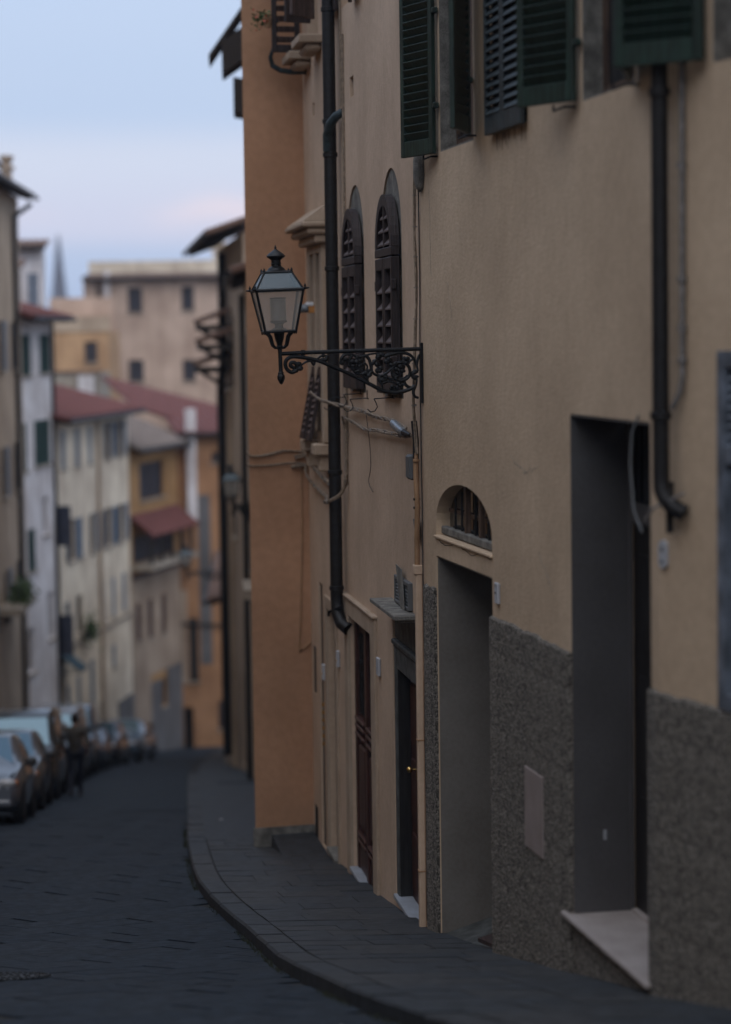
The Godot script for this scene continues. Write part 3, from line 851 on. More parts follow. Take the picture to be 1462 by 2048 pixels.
	for e in [[6.86, 1.0, 0.6]]:
		var lw := Geo.new(t)
		lw.tube([Vector3(6.72, 1.06, 0.02), Vector3(6.70, 0.95, 0.06), Vector3(6.72, 0.75, 0.08), Vector3(6.86, 0.45, 0.10), Vector3(7.1, 0.33, 0.12)], 0.008, 6)
		part(h, "loose_cable", lw, M.plastic_grey)
	# things fixed on this wall
	var ic := root("intercom", FA * Vector3(2.815, -0.59, 0.0), "small white intercom box beside the deep passage doorway", "intercom")
	var ib := Geo.new(rel(ic, FA))
	ib.cham(Vector3(2.815, -0.505, 0.014), Vector3(0.11, 0.17, 0.026), 0.006)
	part(ic, "casing", ib, M.plastic_pale)
	var ik := Geo.new(rel(ic, FA))
	ik.cham(Vector3(2.815, -0.50, 0.029), Vector3(0.05, 0.018, 0.008), 0.003)
	part(ic, "button", ik, M.plastic_grey)
	var ig := Geo.new(rel(ic, FA))
	for i in 4: ig.span(Vector3(2.785, -0.455 + i * 0.008, 0.026), Vector3(2.845, -0.452 + i * 0.008, 0.0285))
	part(ic, "speaker_grille", ig, M.plastic_grey)
	var dbp := root("door_bell", FA2 * Vector3(0.07, 0.10, 0.0), "pale rounded door bell plate below the dark drainpipe shoe", "door bell")
	var da := Geo.new(rel(dbp, FA2))
	var pl := PackedVector2Array()
	for i in 24:
		var a := TAU * i / 24
		pl.append(Vector2(0.075 + 0.048 * cos(a), 0.19 + (0.045 if sin(a) >= 0 else -0.045) + 0.045 * sin(a)))
	da.prism(pl, 0.001, 0.022)
	part(dbp, "plate", da, M.plastic_pale)
	for yy in [0.145, 0.225]:
		var db2 := Geo.new(rel(dbp, FA2))
		db2.blob(Vector3(0.075, yy, 0.023), Vector3(0.017, 0.017, 0.008), 10)
		part(dbp, "button", db2, M.plastic_grey)
	var mb := root("ramp_board", FA * Vector3(2.2, -3.55, -0.3), "dark reddish board lying on the ramp inside the passage", "board")
	var mg := Geo.new(rel(mb, FA))
	mg.hexa([Vector3(1.45, -3.735, -0.12), Vector3(2.50, -3.583, -0.12), Vector3(2.50, -3.545, -0.12), Vector3(1.45, -3.70, -0.12), Vector3(1.45, -3.62, -0.62), Vector3(2.50, -3.46, -0.62), Vector3(2.50, -3.42, -0.62), Vector3(1.45, -3.585, -0.62)])
	part(mb, "board", mg, M.mat_board)

func plinth(g: Geo, f: Transform3D, a: float, b: float, top: float, proud: float) -> void:
	var nn: int = max(1, int((b - a) / 0.11))
	var rg := RandomNumberGenerator.new()
	rg.seed = int(a * 100) + 5
	var edge := []
	for i in nn + 1: edge.append(top + (rg.randf_range(-0.014, 0.010) if proud > 0.02 else 0.0))
	for i in nn:
		var x0: float = lerp(a, b, float(i) / nn)
		var x1: float = lerp(a, b, (i + 1.0) / nn)
		var y0 := pave_y(-(f * Vector3(x0, 0, 0)).z) - 0.25
		var y1 := pave_y(-(f * Vector3(x1, 0, 0)).z) - 0.25
		var t0: float = edge[i]
		var t1: float = edge[i + 1]
		g.quad(Vector3(x0, y0, proud), Vector3(x1, y1, proud), Vector3(x1, t1, proud), Vector3(x0, t0, proud))
		g.quad(Vector3(x0, t0, proud), Vector3(x1, t1, proud), Vector3(x1, t1 + proud * 0.5, 0.0), Vector3(x0, t0 + proud * 0.5, 0.0))
		if i == 0: g.quad(Vector3(x0, y0, 0), Vector3(x0, y0, proud), Vector3(x0, t0, proud), Vector3(x0, t0, 0))
		if i == nn - 1: g.quad(Vector3(x1, y1, proud), Vector3(x1, y1, 0), Vector3(x1, t1, 0), Vector3(x1, t1, proud))
func lumps(h: Node3D, f: Transform3D, a: float, b: float, top: float, proud: float, skip: Rect2, sd: int) -> void:
	var rg := RandomNumberGenerator.new()
	rg.seed = sd
	var g := Geo.new(rel(h, f))
	var low := pave_y(-(f * Vector3(a, 0, 0)).z)
	for i in int((b - a) * (top - low) * 1500):
		var x := rg.randf_range(a + 0.01, b - 0.01)
		var y := rg.randf_range(low, top - 0.015)
		if skip.has_point(Vector2(x, y)): continue
		var r := rg.randf_range(0.005, 0.013)
		var t := rg.randf() * TAU
		var p := []
		for k in 4: p.append(Vector3(x + cos(t + k * PI / 2) * r * rg.randf_range(0.7, 1.2), y + sin(t + k * PI / 2) * r * rg.randf_range(0.7, 1.2), proud - 0.001))
		var c := Vector3(x, y, proud + r * rg.randf_range(0.4, 0.9))
		for k in 4: g.tri(p[k], p[(k + 1) % 4], c)
	var o := part(h, "roughcast_lumps", g, M.roughcast)
	o.set_meta("kind", "stuff")

func arched_shutter(h: Node3D, f: Transform3D, c: float) -> void:
	# two louvred leaves below, arched louvre above, standing proud of a grey stone surround
	var t := rel(h, f)
	var z := 0.045
	var w := 0.55
	var y0 := 1.02
	var spring := 2.47
	var pitch := 0.165
	for sd in 2:
		var a := c - w if sd == 0 else c + 0.01
		var b := c - 0.01 if sd == 0 else c + w
		var g := Geo.new(t)
		for e in [[a, y0, a + 0.075, spring - 0.10], [b - 0.075, y0, b, spring - 0.10], [a + 0.077, y0, b - 0.077, y0 + 0.17], [a + 0.077, spring - 0.22, b - 0.077, spring - 0.10]]:
			g.cham(Vector3((e[0] + e[2]) / 2, (e[1] + e[3]) / 2, z), Vector3(e[2] - e[0], e[3] - e[1], 0.085), 0.006)
		var o := part(h, "shutter", g, M.brown_paint)
		var yy := y0 + 0.17
		while yy < spring - 0.3:
			var s := Geo.new(t)
			s.hexa([Vector3(a + 0.077, yy, z + 0.038), Vector3(b - 0.077, yy, z + 0.038), Vector3(b - 0.077, yy + 0.016, z + 0.038), Vector3(a + 0.077, yy + 0.016, z + 0.038), Vector3(a + 0.077, yy + 0.085, z - 0.03), Vector3(b - 0.077, yy + 0.085, z - 0.03), Vector3(b - 0.077, yy + 0.10, z - 0.03), Vector3(a + 0.077, yy + 0.10, z - 0.03)])
			part(o, "slat", s, M.brown_pale)
			yy += pitch
		for q in [1.35, 2.1]:
			var hg := Geo.new(t)
			hg.cham(Vector3(a - 0.01 if sd == 0 else b + 0.01, q, z + 0.02), Vector3(0.05, 0.10, 0.05), 0.006)
			part(o, "hinge", hg, M.brown_paint)
	# arched head
	var hd := Geo.new(t)
	var k := 16
	for i in k:
		var t0 := PI * i / k
		var t1 := PI * (i + 1) / k
		var q := []
		for zz in [z + 0.042, z - 0.042]:
			q.append(Vector3(c + cos(t0) * w, spring + sin(t0) * 0.53, zz)); q.append(Vector3(c + cos(t1) * w, spring + sin(t1) * 0.53, zz))
			q.append(Vector3(c + cos(t1) * (w - 0.11), spring + sin(t1) * 0.42, zz)); q.append(Vector3(c + cos(t0) * (w - 0.11), spring + sin(t0) * 0.42, zz))
		hd.hexa(q)
	hd.cham(Vector3(c, spring - 0.045, z), Vector3(2 * w, 0.085, 0.088), 0.006)
	hd.cham(Vector3(c, spring + 0.21, z), Vector3(0.06, 0.42, 0.07), 0.005)
	var ho := part(h, "arched_shutter_head", hd, M.brown_paint)
	for j in 3:
		for sd in [-1.0, 1.0]:
			var yy := spring + 0.02 + j * 0.13
			var ww := (w - 0.12) * sqrt(max(0.05, 1.0 - pow((j * 0.13 + 0.10) / 0.42, 2)))
			if ww < 0.08: continue
			var s := Geo.new(t)
			var x0: float = min(sd * 0.035, sd * ww) + c
			var x1: float = max(sd * 0.035, sd * ww) + c
			s.hexa([Vector3(x0, yy, z + 0.034), Vector3(x1, yy, z + 0.034), Vector3(x1, yy + 0.016, z + 0.034), Vector3(x0, yy + 0.016, z + 0.034), Vector3(x0, yy + 0.07, z - 0.03), Vector3(x1, yy + 0.07, z - 0.03), Vector3(x1, yy + 0.086, z - 0.03), Vector3(x0, yy + 0.086, z - 0.03)])
			part(ho, "slat", s, M.brown_pale)
	# stone surround set just behind the wall face
	var sp := PackedVector2Array([Vector2(c - 0.678, 0.98), Vector2(c + 0.678, 0.98)])
	for i in 25:
		var a := PI * i / 24
		sp.append(Vector2(c + cos(a) * 0.678, 2.58 + sin(a) * 0.678))
	var sg := Geo.new(t)
	sg.prism(sp, -0.06, -0.018)
	part(h, "stone_surround", sg, M.stone_grey)

func house_arched() -> void:
	var h := root("tan_house", Vector3(3.2, -4.6, -27), "tan stucco house with brown arched louvred windows and three street doors", "house")
	var t := rel(h, FB)
	var L := 9.389
	var hs := []
	for c in [4.87, 7.52]:
		var q := hole(c - 0.68, c + 0.68, 0.98, 3.26, 0.05)
		q.arch = round_arch(c - 0.68, c + 0.68, 2.58, 3.26, false, 24)
		hs.append(q)
	hs.append(hole(7.28, 8.84, -4.14, -1.12, 0.20))
	hs.append(hole(3.98, 5.84, -4.58, -1.62, 0.12))
	hs.append(hole(1.82, 2.70, -4.78, -1.77, 0.08))
	hs.append(hole(0.92, 1.34, -4.93, -1.53, 0.025))
	hs.append(hole(0.22, 0.52, -3.05, -2.43, 0.03))
	hs.append(hole(0.02, 0.48, -5.02, -4.55, 0.4))
	hs.append(hole(0.95, 2.05, 0.42, 2.62, 0.22))
	hs.append(hole(0.6, 1.75, 5.12, 7.2, 0.2))
	hs.append(hole(3.95, 5.05, 5.3, 7.2, 0.2))
	hs.append(hole(4.60, 4.90, 4.24, 4.46, 0.08)); hs.append(hole(1.07, 1.27, 4.36, 4.52, 0.08))
	var g := Geo.new(t)
	g.wall(0, L, -6.2, 8.2, hs)
	part(h, "wall", g, M.stucco_tan_b)
	var bk := Geo.new(Transform3D(Basis(), -h.position))
	for e in [[Vector2(0.55, 22.22), Vector2(8.5, 23.6)], [Vector2(8.5, 23.6), Vector2(7, 33)]]:
		bk.quad(Vector3(e[0].x, -6, -e[0].y), Vector3(e[1].x, -6, -e[1].y), Vector3(e[1].x, 8.2, -e[1].y), Vector3(e[0].x, 8.2, -e[0].y))
	part(h, "rear_wall", bk, M.stucco_tan_b)
	eaves(h, FB, L, 8.2, 0.12, 6.0, 2.0, M.tile_brown)
	for c in [4.87, 7.52]: arched_shutter(h, FB, c)
	# wall slots
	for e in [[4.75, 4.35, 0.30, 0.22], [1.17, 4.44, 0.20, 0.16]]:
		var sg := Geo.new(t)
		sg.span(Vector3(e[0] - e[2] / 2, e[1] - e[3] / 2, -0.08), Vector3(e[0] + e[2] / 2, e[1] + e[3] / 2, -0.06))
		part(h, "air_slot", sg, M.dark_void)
	# --- door under the stone canopy
	var cp := Geo.new(t)
	cp.cham(Vector3(8.06, -1.085, 0.105), Vector3(1.68, 0.045, 0.24), 0.008)
	cp.cham(Vector3(8.10, -1.122, 0.08), Vector3(1.48, 0.03, 0.16), 0.006)
	part(h, "canopy", cp, M.stone_grey)
	for e in [[7.36, -2.83, 0.16, 2.6], [8.76, -2.83, 0.16, 2.6], [8.06, -1.65, 1.238, 0.24], [8.06, -1.30, 1.556, 0.33]]:
		var da := Geo.new(t)
		da.cham(Vector3(e[0], e[1], -0.065 if e[3] != 0.33 else -0.075), Vector3(e[2], e[3], 0.11), 0.012)
		part(h, "door_frame", da, M.stone_dark)
	var dm := Geo.new(t)
	dm.cham(Vector3(8.06, -1.50, -0.03), Vector3(1.556, 0.055, 0.10), 0.012)
	dm.cham(Vector3(8.06, -1.555, -0.045), Vector3(1.54, 0.03, 0.08), 0.008)
	part(h, "door_moulding", dm, M.stone_dark)
	for x in [7.443, 8.665]:  # black strips paint in the shade on the inner sides of the frame
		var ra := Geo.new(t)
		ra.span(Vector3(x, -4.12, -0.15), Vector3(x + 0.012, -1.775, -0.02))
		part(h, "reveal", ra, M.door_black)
	var db := Geo.new(t)
	db.span(Vector3(7.30, -4.13, -0.19), Vector3(8.82, -1.60, -0.15))
	for i in 2:
		for j in 3: db.cham(Vector3(7.75 + 0.62 * i, -3.72 + 0.76 * j, -0.145), Vector3(0.44, 0.60, 0.03), 0.012)
	var dl := part(h, "door", db, M.door_red)
	var kb := Geo.new(t)
	kb.blob(Vector3(7.80, -2.74, -0.075), Vector3(0.033, 0.033, 0.033), 10)
	kb.tube([Vector3(7.80, -2.74, -0.145), Vector3(7.80, -2.74, -0.08)], 0.013, 8)
	part(dl, "knob", kb, M.brass)
	var kp := Geo.new(t)
	kp.cham(Vector3(7.98, -2.76, -0.125), Vector3(0.05, 0.11, 0.02), 0.006)
	part(dl, "lock_plate", kp, M.brass)
	var sa := Geo.new(t)
	sa.cham(Vector3(8.06, -4.135, -0.06), Vector3(1.55, 0.05, 0.18), 0.008)
	part(h, "doorstep", sa, M.blue_stone)
	# vent grille on the canopy, with a broken board in front
	var vf := Geo.new(t)
	for e in [[7.70, -1.05, 7.74, -0.78], [8.58, -1.05, 8.62, -0.78], [7.742, -0.82, 8.578, -0.78], [7.742, -1.055, 8.578, -1.02]]:
		vf.cham(Vector3((e[0] + e[2]) / 2, (e[1] + e[3]) / 2, 0.02), Vector3(e[2] - e[0], e[3] - e[1], 0.05), 0.005)
	var vo := part(h, "vent_grille", vf, M.plastic_grey)
	for i in 6:
		var s := Geo.new(t)
		s.hexa([Vector3(7.742, -1.005 + i * 0.032, 0.035), Vector3(8.578, -1.005 + i * 0.032, 0.035), Vector3(8.578, -0.998 + i * 0.032, 0.035), Vector3(7.742, -0.998 + i * 0.032, 0.035), Vector3(7.742, -0.985 + i * 0.032, 0.008), Vector3(8.578, -0.985 + i * 0.032, 0.008), Vector3(8.578, -0.978 + i * 0.032, 0.008), Vector3(7.742, -0.978 + i * 0.032, 0.008)])
		part(vo, "slat", s, M.plastic_grey)
	var vb := Geo.new(t)
	vb.hexa([Vector3(8.22, -1.06, 0.062), Vector3(8.46, -1.06, 0.062), Vector3(8.24, -0.68, 0.05), Vector3(7.86, -0.66, 0.05), Vector3(8.22, -1.06, 0.055), Vector3(8.46, -1.06, 0.055), Vector3(8.24, -0.68, 0.043), Vector3(7.86, -0.66, 0.043)])
	part(vo, "broken_board", vb, M.stone_grey)
	# --- panelled door with the flat surround
	for e in [[3.67, -4.85, 3.978, -1.40], [5.842, -4.75, 6.16, -1.40], [3.98, -1.618, 5.84, -1.40]]:
		var q := Geo.new(t)
		q.cham(Vector3((e[0] + e[2]) / 2, (e[1] + e[3]) / 2, 0.012), Vector3(e[2] - e[0], e[3] - e[1], 0.05), 0.01)
		part(h, "door_surround", q, M.stone_trim)
	var ld := Geo.new(t)
	ld.cham(Vector3(4.91, -1.395, 0.022), Vector3(2.54, 0.03, 0.075), 0.008)
	part(h, "door_surround", ld, M.stone_trim)
	var dd := Geo.new(t)
	dd.span(Vector3(3.98, -4.56, -0.120), Vector3(5.84, -1.62, -0.080))
	dd.cham(Vector3(4.05, -3.1, -0.065), Vector3(0.13, 2.9, 0.05), 0.01)
	dd.cham(Vector3(4.91, -3.1, -0.063), Vector3(0.16, 2.9, 0.06), 0.012)
	dd.cham(Vector3(5.77, -3.1, -0.065), Vector3(0.13, 2.9, 0.05), 0.01)
	for sx in [4.47, 5.35]:
		for yy in [-2.78, -2.86, -2.96, -4.12, -4.20]: dd.cham(Vector3(sx, yy, -0.050), Vector3(0.70, 0.045, 0.07 - 0.012 * (abs(yy) - 2.8)), 0.012)
		dd.cham(Vector3(sx, -3.55, -0.065), Vector3(0.52, 0.95, 0.04), 0.02)
		dd.cham(Vector3(sx, -4.39, -0.070), Vector3(0.68, 0.30, 0.03), 0.01)
	var d2 := part(h, "door", dd, M.door_red)
	for sx in [4.47, 5.35]:
		var gl := Geo.new(t)
		gl.span(Vector3(sx - 0.20, -2.70, -0.078), Vector3(sx + 0.20, -1.78, -0.072))
		part(d2, "pane", gl, M.glass_dark)
		var gr := Geo.new(t)
		for i in 5:
			var pts := []
			for j in 17: pts.append(Vector3(sx - 0.16 + 0.08 * i + 0.03 * sin(j * 1.2 + i * PI), -2.70 + j * 0.0575, -0.060))
			gr.tube(pts, 0.008, 5)
		part(d2, "grille", gr, M.iron)
	var s2 := Geo.new(t)
	s2.cham(Vector3(4.91, -4.575, -0.03), Vector3(1.85, 0.05, 0.16), 0.008)
	part(h, "doorstep", s2, M.blue_stone)
	# --- plain narrow door
	for e in [[1.66, -4.9, 1.818, -1.62], [2.702, -4.9, 2.84, -1.62], [1.82, -1.768, 2.70, -1.62]]:
		var q := Geo.new(t)
		q.cham(Vector3((e[0] + e[2]) / 2, (e[1] + e[3]) / 2, 0.008), Vector3(e[2] - e[0], e[3] - e[1], 0.035), 0.008)
		part(h, "door_surround", q, M.stone_trim)
	var dc := Geo.new(t)
	dc.span(Vector3(1.82, -4.77, -0.11), Vector3(2.70, -1.78, -0.08))
	for j in 3: dc.cham(Vector3(2.26, -4.2 + 0.95 * j, -0.078), Vector3(0.60, 0.75, 0.03), 0.01)
	part(h, "door", dc, M.door_black)
	var s3 := Geo.new(t)
	s3.cham(Vector3(2.26, -4.80, -0.02), Vector3(0.86, 0.06, 0.16), 0.008)
	part(h, "doorstep", s3, M.stone_grey)
	# --- slot door by the corner, grated vents
	var de := Geo.new(t)
	de.span(Vector3(0.92, -4.92, -0.05), Vector3(1.34, -1.53, -0.025))
	part(h, "door", de, M.door_black)
	var bl := Geo.new(t)
	for i in 6: bl.cham(Vector3(1.375, -3.05 - 0.10 * i, 0.02), Vector3(0.03, 0.045, 0.03), 0.006)
	part(h, "bell_panel", bl, M.brass)
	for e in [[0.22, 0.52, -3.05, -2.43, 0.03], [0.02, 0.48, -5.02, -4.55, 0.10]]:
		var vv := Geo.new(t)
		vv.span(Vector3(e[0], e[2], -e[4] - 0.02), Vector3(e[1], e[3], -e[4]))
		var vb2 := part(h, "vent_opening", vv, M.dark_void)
		for i in 3:
			var q := Geo.new(t)
			var x: float = lerp(e[0], e[1], (i + 0.5) / 3)
			q.tube([Vector3(x, e[2], -0.015), Vector3(x, e[3], -0.015)], 0.010, 6)
			part(vb2, "bar", q, M.iron)
	# --- window with cornice and tilted shutter flaps
	var cn := Geo.new(t)
	cn.cham(Vector3(1.5, 2.78, 0.06), Vector3(1.75, 0.10, 0.20), 0.02)
	cn.cham(Vector3(1.5, 2.87, 0.10), Vector3(1.86, 0.08, 0.30), 0.025)
	cn.cham(Vector3(1.5, 2.95, 0.13), Vector3(1.95, 0.07, 0.38), 0.02)
	cn.hexa([Vector3(0.55, 2.99, 0.30), Vector3(2.45, 2.99, 0.30), Vector3(2.40, 3.00, 0.29), Vector3(0.60, 3.00, 0.29), Vector3(0.55, 2.99, 0.0), Vector3(2.45, 2.99, 0.0), Vector3(2.40, 3.2, 0.0), Vector3(0.60, 3.2, 0.0)])
	part(h, "cornice", cn, M.stone_trim)
	for e in [[0.72, 0.30, 0.948, 2.73], [2.052, 0.30, 2.28, 2.73], [0.95, 2.622, 2.05, 2.728], [1.42, 0.42, 1.58, 2.62]]:
		var q := Geo.new(t)
		q.cham(Vector3((e[0] + e[2]) / 2, (e[1] + e[3]) / 2, 0.02), Vector3(e[2] - e[0], e[3] - e[1], 0.10), 0.012)
		part(h, "window_surround", q, M.stone_trim)
	for x in [0.9, 2.1]:
		var q := Geo.new(t)
		q.cham(Vector3(x, 0.22, 0.08), Vector3(0.36, 0.14, 0.22), 0.015)
		q.cham(Vector3(x, 0.05, 0.05), Vector3(0.22, 0.2, 0.14), 0.015)
		part(h, "sill_bracket", q, M.stone_trim)
	for x in [1.18, 1.82]:
		leaf(h, rel(h, leaf_at(FB, x - 0.2, 1.24, -0.03, 0.0)), 0.40, 1.20, M.brown_paint, M.brown_pale, 1, 0.08, 0.08)
		var ft := rel(h, FB * Transform3D(Basis(Vector3.RIGHT, -0.19), Vector3(x - 0.2, 1.22, 0.03)))
		leaf(h, ft * Transform3D(Basis(), Vector3(0, -0.92, 0)), 0.40, 0.92, M.brown_paint, M.brown_pale, 1, 0.08, 0.08, "shutter_flap")
		var gb := Geo.new(t)
		gb.span(Vector3(x - 0.21, 0.44, -0.2), Vector3(x + 0.21, 2.6, -0.18))
		part(h, "pane", gb, M.glass_dark)
	# --- upper windows: brown shutters, two sills, hanging pot iron
	glazing(h, FB, 0.6, 1.75, 5.12, 7.2, -0.17, M.window_wood)
	glazing(h, FB, 3.95, 5.05, 5.3, 7.2, -0.17, M.window_wood)
	for e in [[0.62, 5.08], [1.75, 5.15]]:
		var q := Geo.new(t)
		q.cham(Vector3(e[0], e[1] + 0.05, 0.14), Vector3(0.80, 0.10, 0.30), 0.012)
		q.cham(Vector3(e[0], e[1] - 0.05, 0.10), Vector3(0.70, 0.09, 0.20), 0.03)
		part(h, "window_sill", q, M.stone_trim)
	leaf(h, rel(h, leaf_at(FB, 0.62, 5.20, 0.10, deg_to_rad(84))), 0.36, 1.9, M.brown_paint, M.brown_pale, 1, 0.13, 0.10)
	leaf(h, rel(h, leaf_at(FB, 1.78, 5.42, 0.10, deg_to_rad(70))), 0.34, 1.7, M.brown_paint, M.brown_pale, 1, 0.13, 0.30)
	leaf(h, rel(h, leaf_at(FB, 2.62, 5.36, 0.16, deg_to_rad(35))), 0.55, 1.8, M.brown_pale, M.brown_pale, 1, 0.13, 0.40)
	leaf(h, rel(h, leaf_at(FB, 5.08, 5.22, 0.05, deg_to_rad(10))), 0.55, 1.9, M.brown_paint, M.brown_pale, 1, 0.09, 0.12)
	leaf(h, rel(h, leaf_at(FB, 3.92, 5.30, 0.05, PI - deg_to_rad(4))), 0.55, 1.9, M.brown_paint, M.brown_pale, 1, 0.09, 0.12)
	var iron := Geo.new(t)
	iron.tube([Vector3(0.55, 5.42, 0.36), Vector3(0.5, 5.30, 0.42), Vector3(0.45, 5.16, 0.46), Vector3(0.42, 5.06, 0.43), Vector3(0.42, 5.0, 0.33), Vector3(0.42, 4.98, 0.20), Vector3(0.42, 4.98, 0.0)], [0.012, 0.018, 0.028, 0.034, 0.036, 0.036, 0.034], 8)
	part(h, "pot_bracket", iron, M.pipe_copper)
	# --- big drainpipe with its elbow joint and shoe
	var dn := Geo.new(t)
	dn.tube([Vector3(3.72, 8.0, 0.12), Vector3(3.72, -1.45, 0.12), Vector3(3.76, -1.60, 0.12), Vector3(3.88, -1.72, 0.09), Vector3(3.98, -1.78, 0.02)], 0.074, 16)
	for yy in [5.3, 4.03, 3.65, 2.35, 0.0, -1.35]: dn.lathe(Vector3(3.72, yy, 0.12), [[0.07, 0], [0.086, 0.006], [0.086, 0.05], [0.07, 0.056]], 16)
	var dpo := part(h, "drainpipe", dn, M.pipe_dark)
	var el := Geo.new(t)
	el.tube([Vector3(3.98, 4.14, 0.0), Vector3(3.95, 4.10, 0.07), Vector3(3.86, 4.02, 0.13), Vector3(3.77, 3.90, 0.155), Vector3(3.735, 3.72, 0.15)], [0.05, 0.052, 0.054, 0.056, 0.056], 12)
	part(dpo, "elbow", el, M.pipe_copper)
	var stp := Geo.new(t)
	stp.tube([Vector3(3.55, -1.66, 0.20), Vector3(3.72, -1.60, 0.215), Vector3(3.90, -1.52, 0.08)], 0.018, 6)
	part(dpo, "strap", stp, M.iron)
	var cdt := Geo.new(t)
	cdt.tube([Vector3(3.98, 8.0, 0.02), Vector3(3.98, 4.2, 0.02)], 0.012, 6)
	cdt.tube([Vector3(4.12, 5.0, 0.012), Vector3(4.10, 2.0, 0.012), Vector3(4.07, 0.62, 0.02), Vector3(4.03, 0.2, 0.02), Vector3(4.0, -0.1, 0.02), Vector3(3.9, -0.25, 0.10)], 0.016, 7)
	part(h, "conduit", cdt, M.cable_pale)
	# --- steps at the corner
	var stq := Geo.new(t)
	stq.hexa([Vector3(0.03, -5.6, 0.58), Vector3(1.75, -5.6, 0.58), Vector3(1.75, -4.94, 0.58), Vector3(0.03, -4.96, 0.58), Vector3(0.03, -5.6, 0.0), Vector3(1.75, -5.6, 0.0), Vector3(1.75, -4.94, 0.0), Vector3(0.03, -4.96, 0.0)])
	part(h, "entrance_step", stq, M.flag_1)
	# --- small things on the wall
	var sp := root("door_sign", FB * Vector3(6.33, -1.98, 0.0), "small pale enamel plate between the two panelled doors", "sign")
	var sq := Geo.new(rel(sp, FB))
	sq.cham(Vector3(6.34, -1.895, 0.018), Vector3(0.16, 0.19, 0.03), 0.006)
	part(sp, "plate", sq, M.plastic_pale)
	var sr := Geo.new(rel(sp, FB))
	sr.span(Vector3(6.30, -1.96, 0.033), Vector3(6.38, -1.83, 0.035))
	part(sp, "name_field", sr, M.blue_stone)
	for e in [[2.95, -2.36, "pale bell box beside the plain narrow door"], [1.50, -2.72, "pale bell box beside the slot door near the steps"]]:
		var bb := root("bell_box", FB * Vector3(e[0], e[1], 0), e[2], "door bell")
		var bg := Geo.new(rel(bb, FB))
		bg.cham(Vector3(e[0], e[1] + 0.1, 0.02), Vector3(0.10, 0.20, 0.04), 0.008)
		part(bb, "casing", bg, M.plastic_pale)
		var bg2 := Geo.new(rel(bb, FB))
		bg2.blob(Vector3(e[0], e[1] + 0.08, 0.04), Vector3(0.015, 0.015, 0.008))
		part(bb, "button", bg2, M.brass)
	var fpx := root("flower_pot", FB * Vector3(0.62, 5.6, 0.50), "potted plant with red blossoms on the window iron", "plant")
	var fg := Geo.new(rel(fpx, FB))
	fg.lathe(Vector3(0.62, 5.52, 0.50), [[0.0, 0.0], [0.05, 0.0], [0.065, 0.10], [0.072, 0.10], [0.072, 0.12]], 12)
	part(fpx, "pot", fg, M.pipe_terracotta)
	var rg := RandomNumberGenerator.new()
	rg.seed = 9
	var lf := Geo.new(rel(fpx, FB))
	var fw := Geo.new(rel(fpx, FB))
	for i in 160:
		var p := Vector3(0.62 + rg.randfn(0, 0.05), 5.62 + rg.randfn(0.0, 0.06), 0.56 + rg.randfn(0, 0.07))
		var d := Vector3(rg.randfn(), rg.randfn(), rg.randfn()).normalized() * 0.028
		var e := d.cross(Vector3(rg.randfn(), rg.randfn(), rg.randfn()).normalized()) * 0.6
		(fw if i % 7 == 0 else lf).quad(p - d, p - e, p + d, p + e)
	part(fpx, "leaves", lf, M.leaf); part(fpx, "blossom", fw, M.flower)
	var sl := root("wall_spotlight", FB * Vector3(1.5, 1.95, 0.07), "small white and steel spotlight on the corniced window frame", "lamp")
	var b1 := Geo.new(rel(sl, FB))
	b1.cham(Vector3(1.5, 1.94, 0.10), Vector3(0.05, 0.10, 0.10), 0.008)
	part(sl, "bracket", b1, M.orange_paint)
	var b2 := Geo.new(rel(sl, FB))
	b2.cham(Vector3(1.5, 2.0, 0.13), Vector3(0.07, 0.05, 0.10), 0.01)
	part(sl, "housing", b2, M.white_paint)
	var b3 := Geo.new(rel(sl, FB) * Transform3D(Basis(Vector3.RIGHT, PI / 2), Vector3(1.5, 1.95, 0.15)))
	b3.lathe(Vector3.ZERO, [[0.0, 0.0], [0.05, 0.0], [0.055, 0.02], [0.055, 0.10], [0.062, 0.12], [0.062, 0.14], [0.0, 0.14]], 14)
	part(sl, "lamp_barrel", b3, M.tin)
	for e in [[3.95, 0.95, 0.50, "thin iron shutter stay hooked behind the big drainpipe"], [5.2, 1.02, 0.42, "thin iron stay under the arched window next to the drainpipe"], [5.72, 0.98, 0.45, "thin iron stay between the two arched windows"], [7.55, 1.03, 0.42, "thin iron stay under the arched window next to the lamp bracket"]]:
		var hk := root("shutter_stay", FB * Vector3(e[0], e[1], 0.0), e[3], "iron hook", "iron stays under the arched windows")
		var hg := Geo.new(rel(hk, FB))
		var x: float = e[0]
		var y: float = e[1] - 0.05
		hg.tube([Vector3(x, y + 0.09, 0.012), Vector3(x, y, 0.012)], 0.006, 5)
		hg.tube([Vector3(x + 0.05, y - 0.005, 0.0), Vector3(x, y, 0.03), Vector3(x, y - 0.01, 0.20)], 0.006, 5)
		hg.tube([Vector3(x, y - 0.01, 0.20), Vector3(x, y - 0.045, 0.18), Vector3(x, y - 0.09, 0.165), Vector3(x, y - 0.13, 0.19), Vector3(x, y - 0.14, 0.235), Vector3(x, y - 0.11, 0.265)], 0.006, 5)
		part(hk, "rod", hg, M.iron)

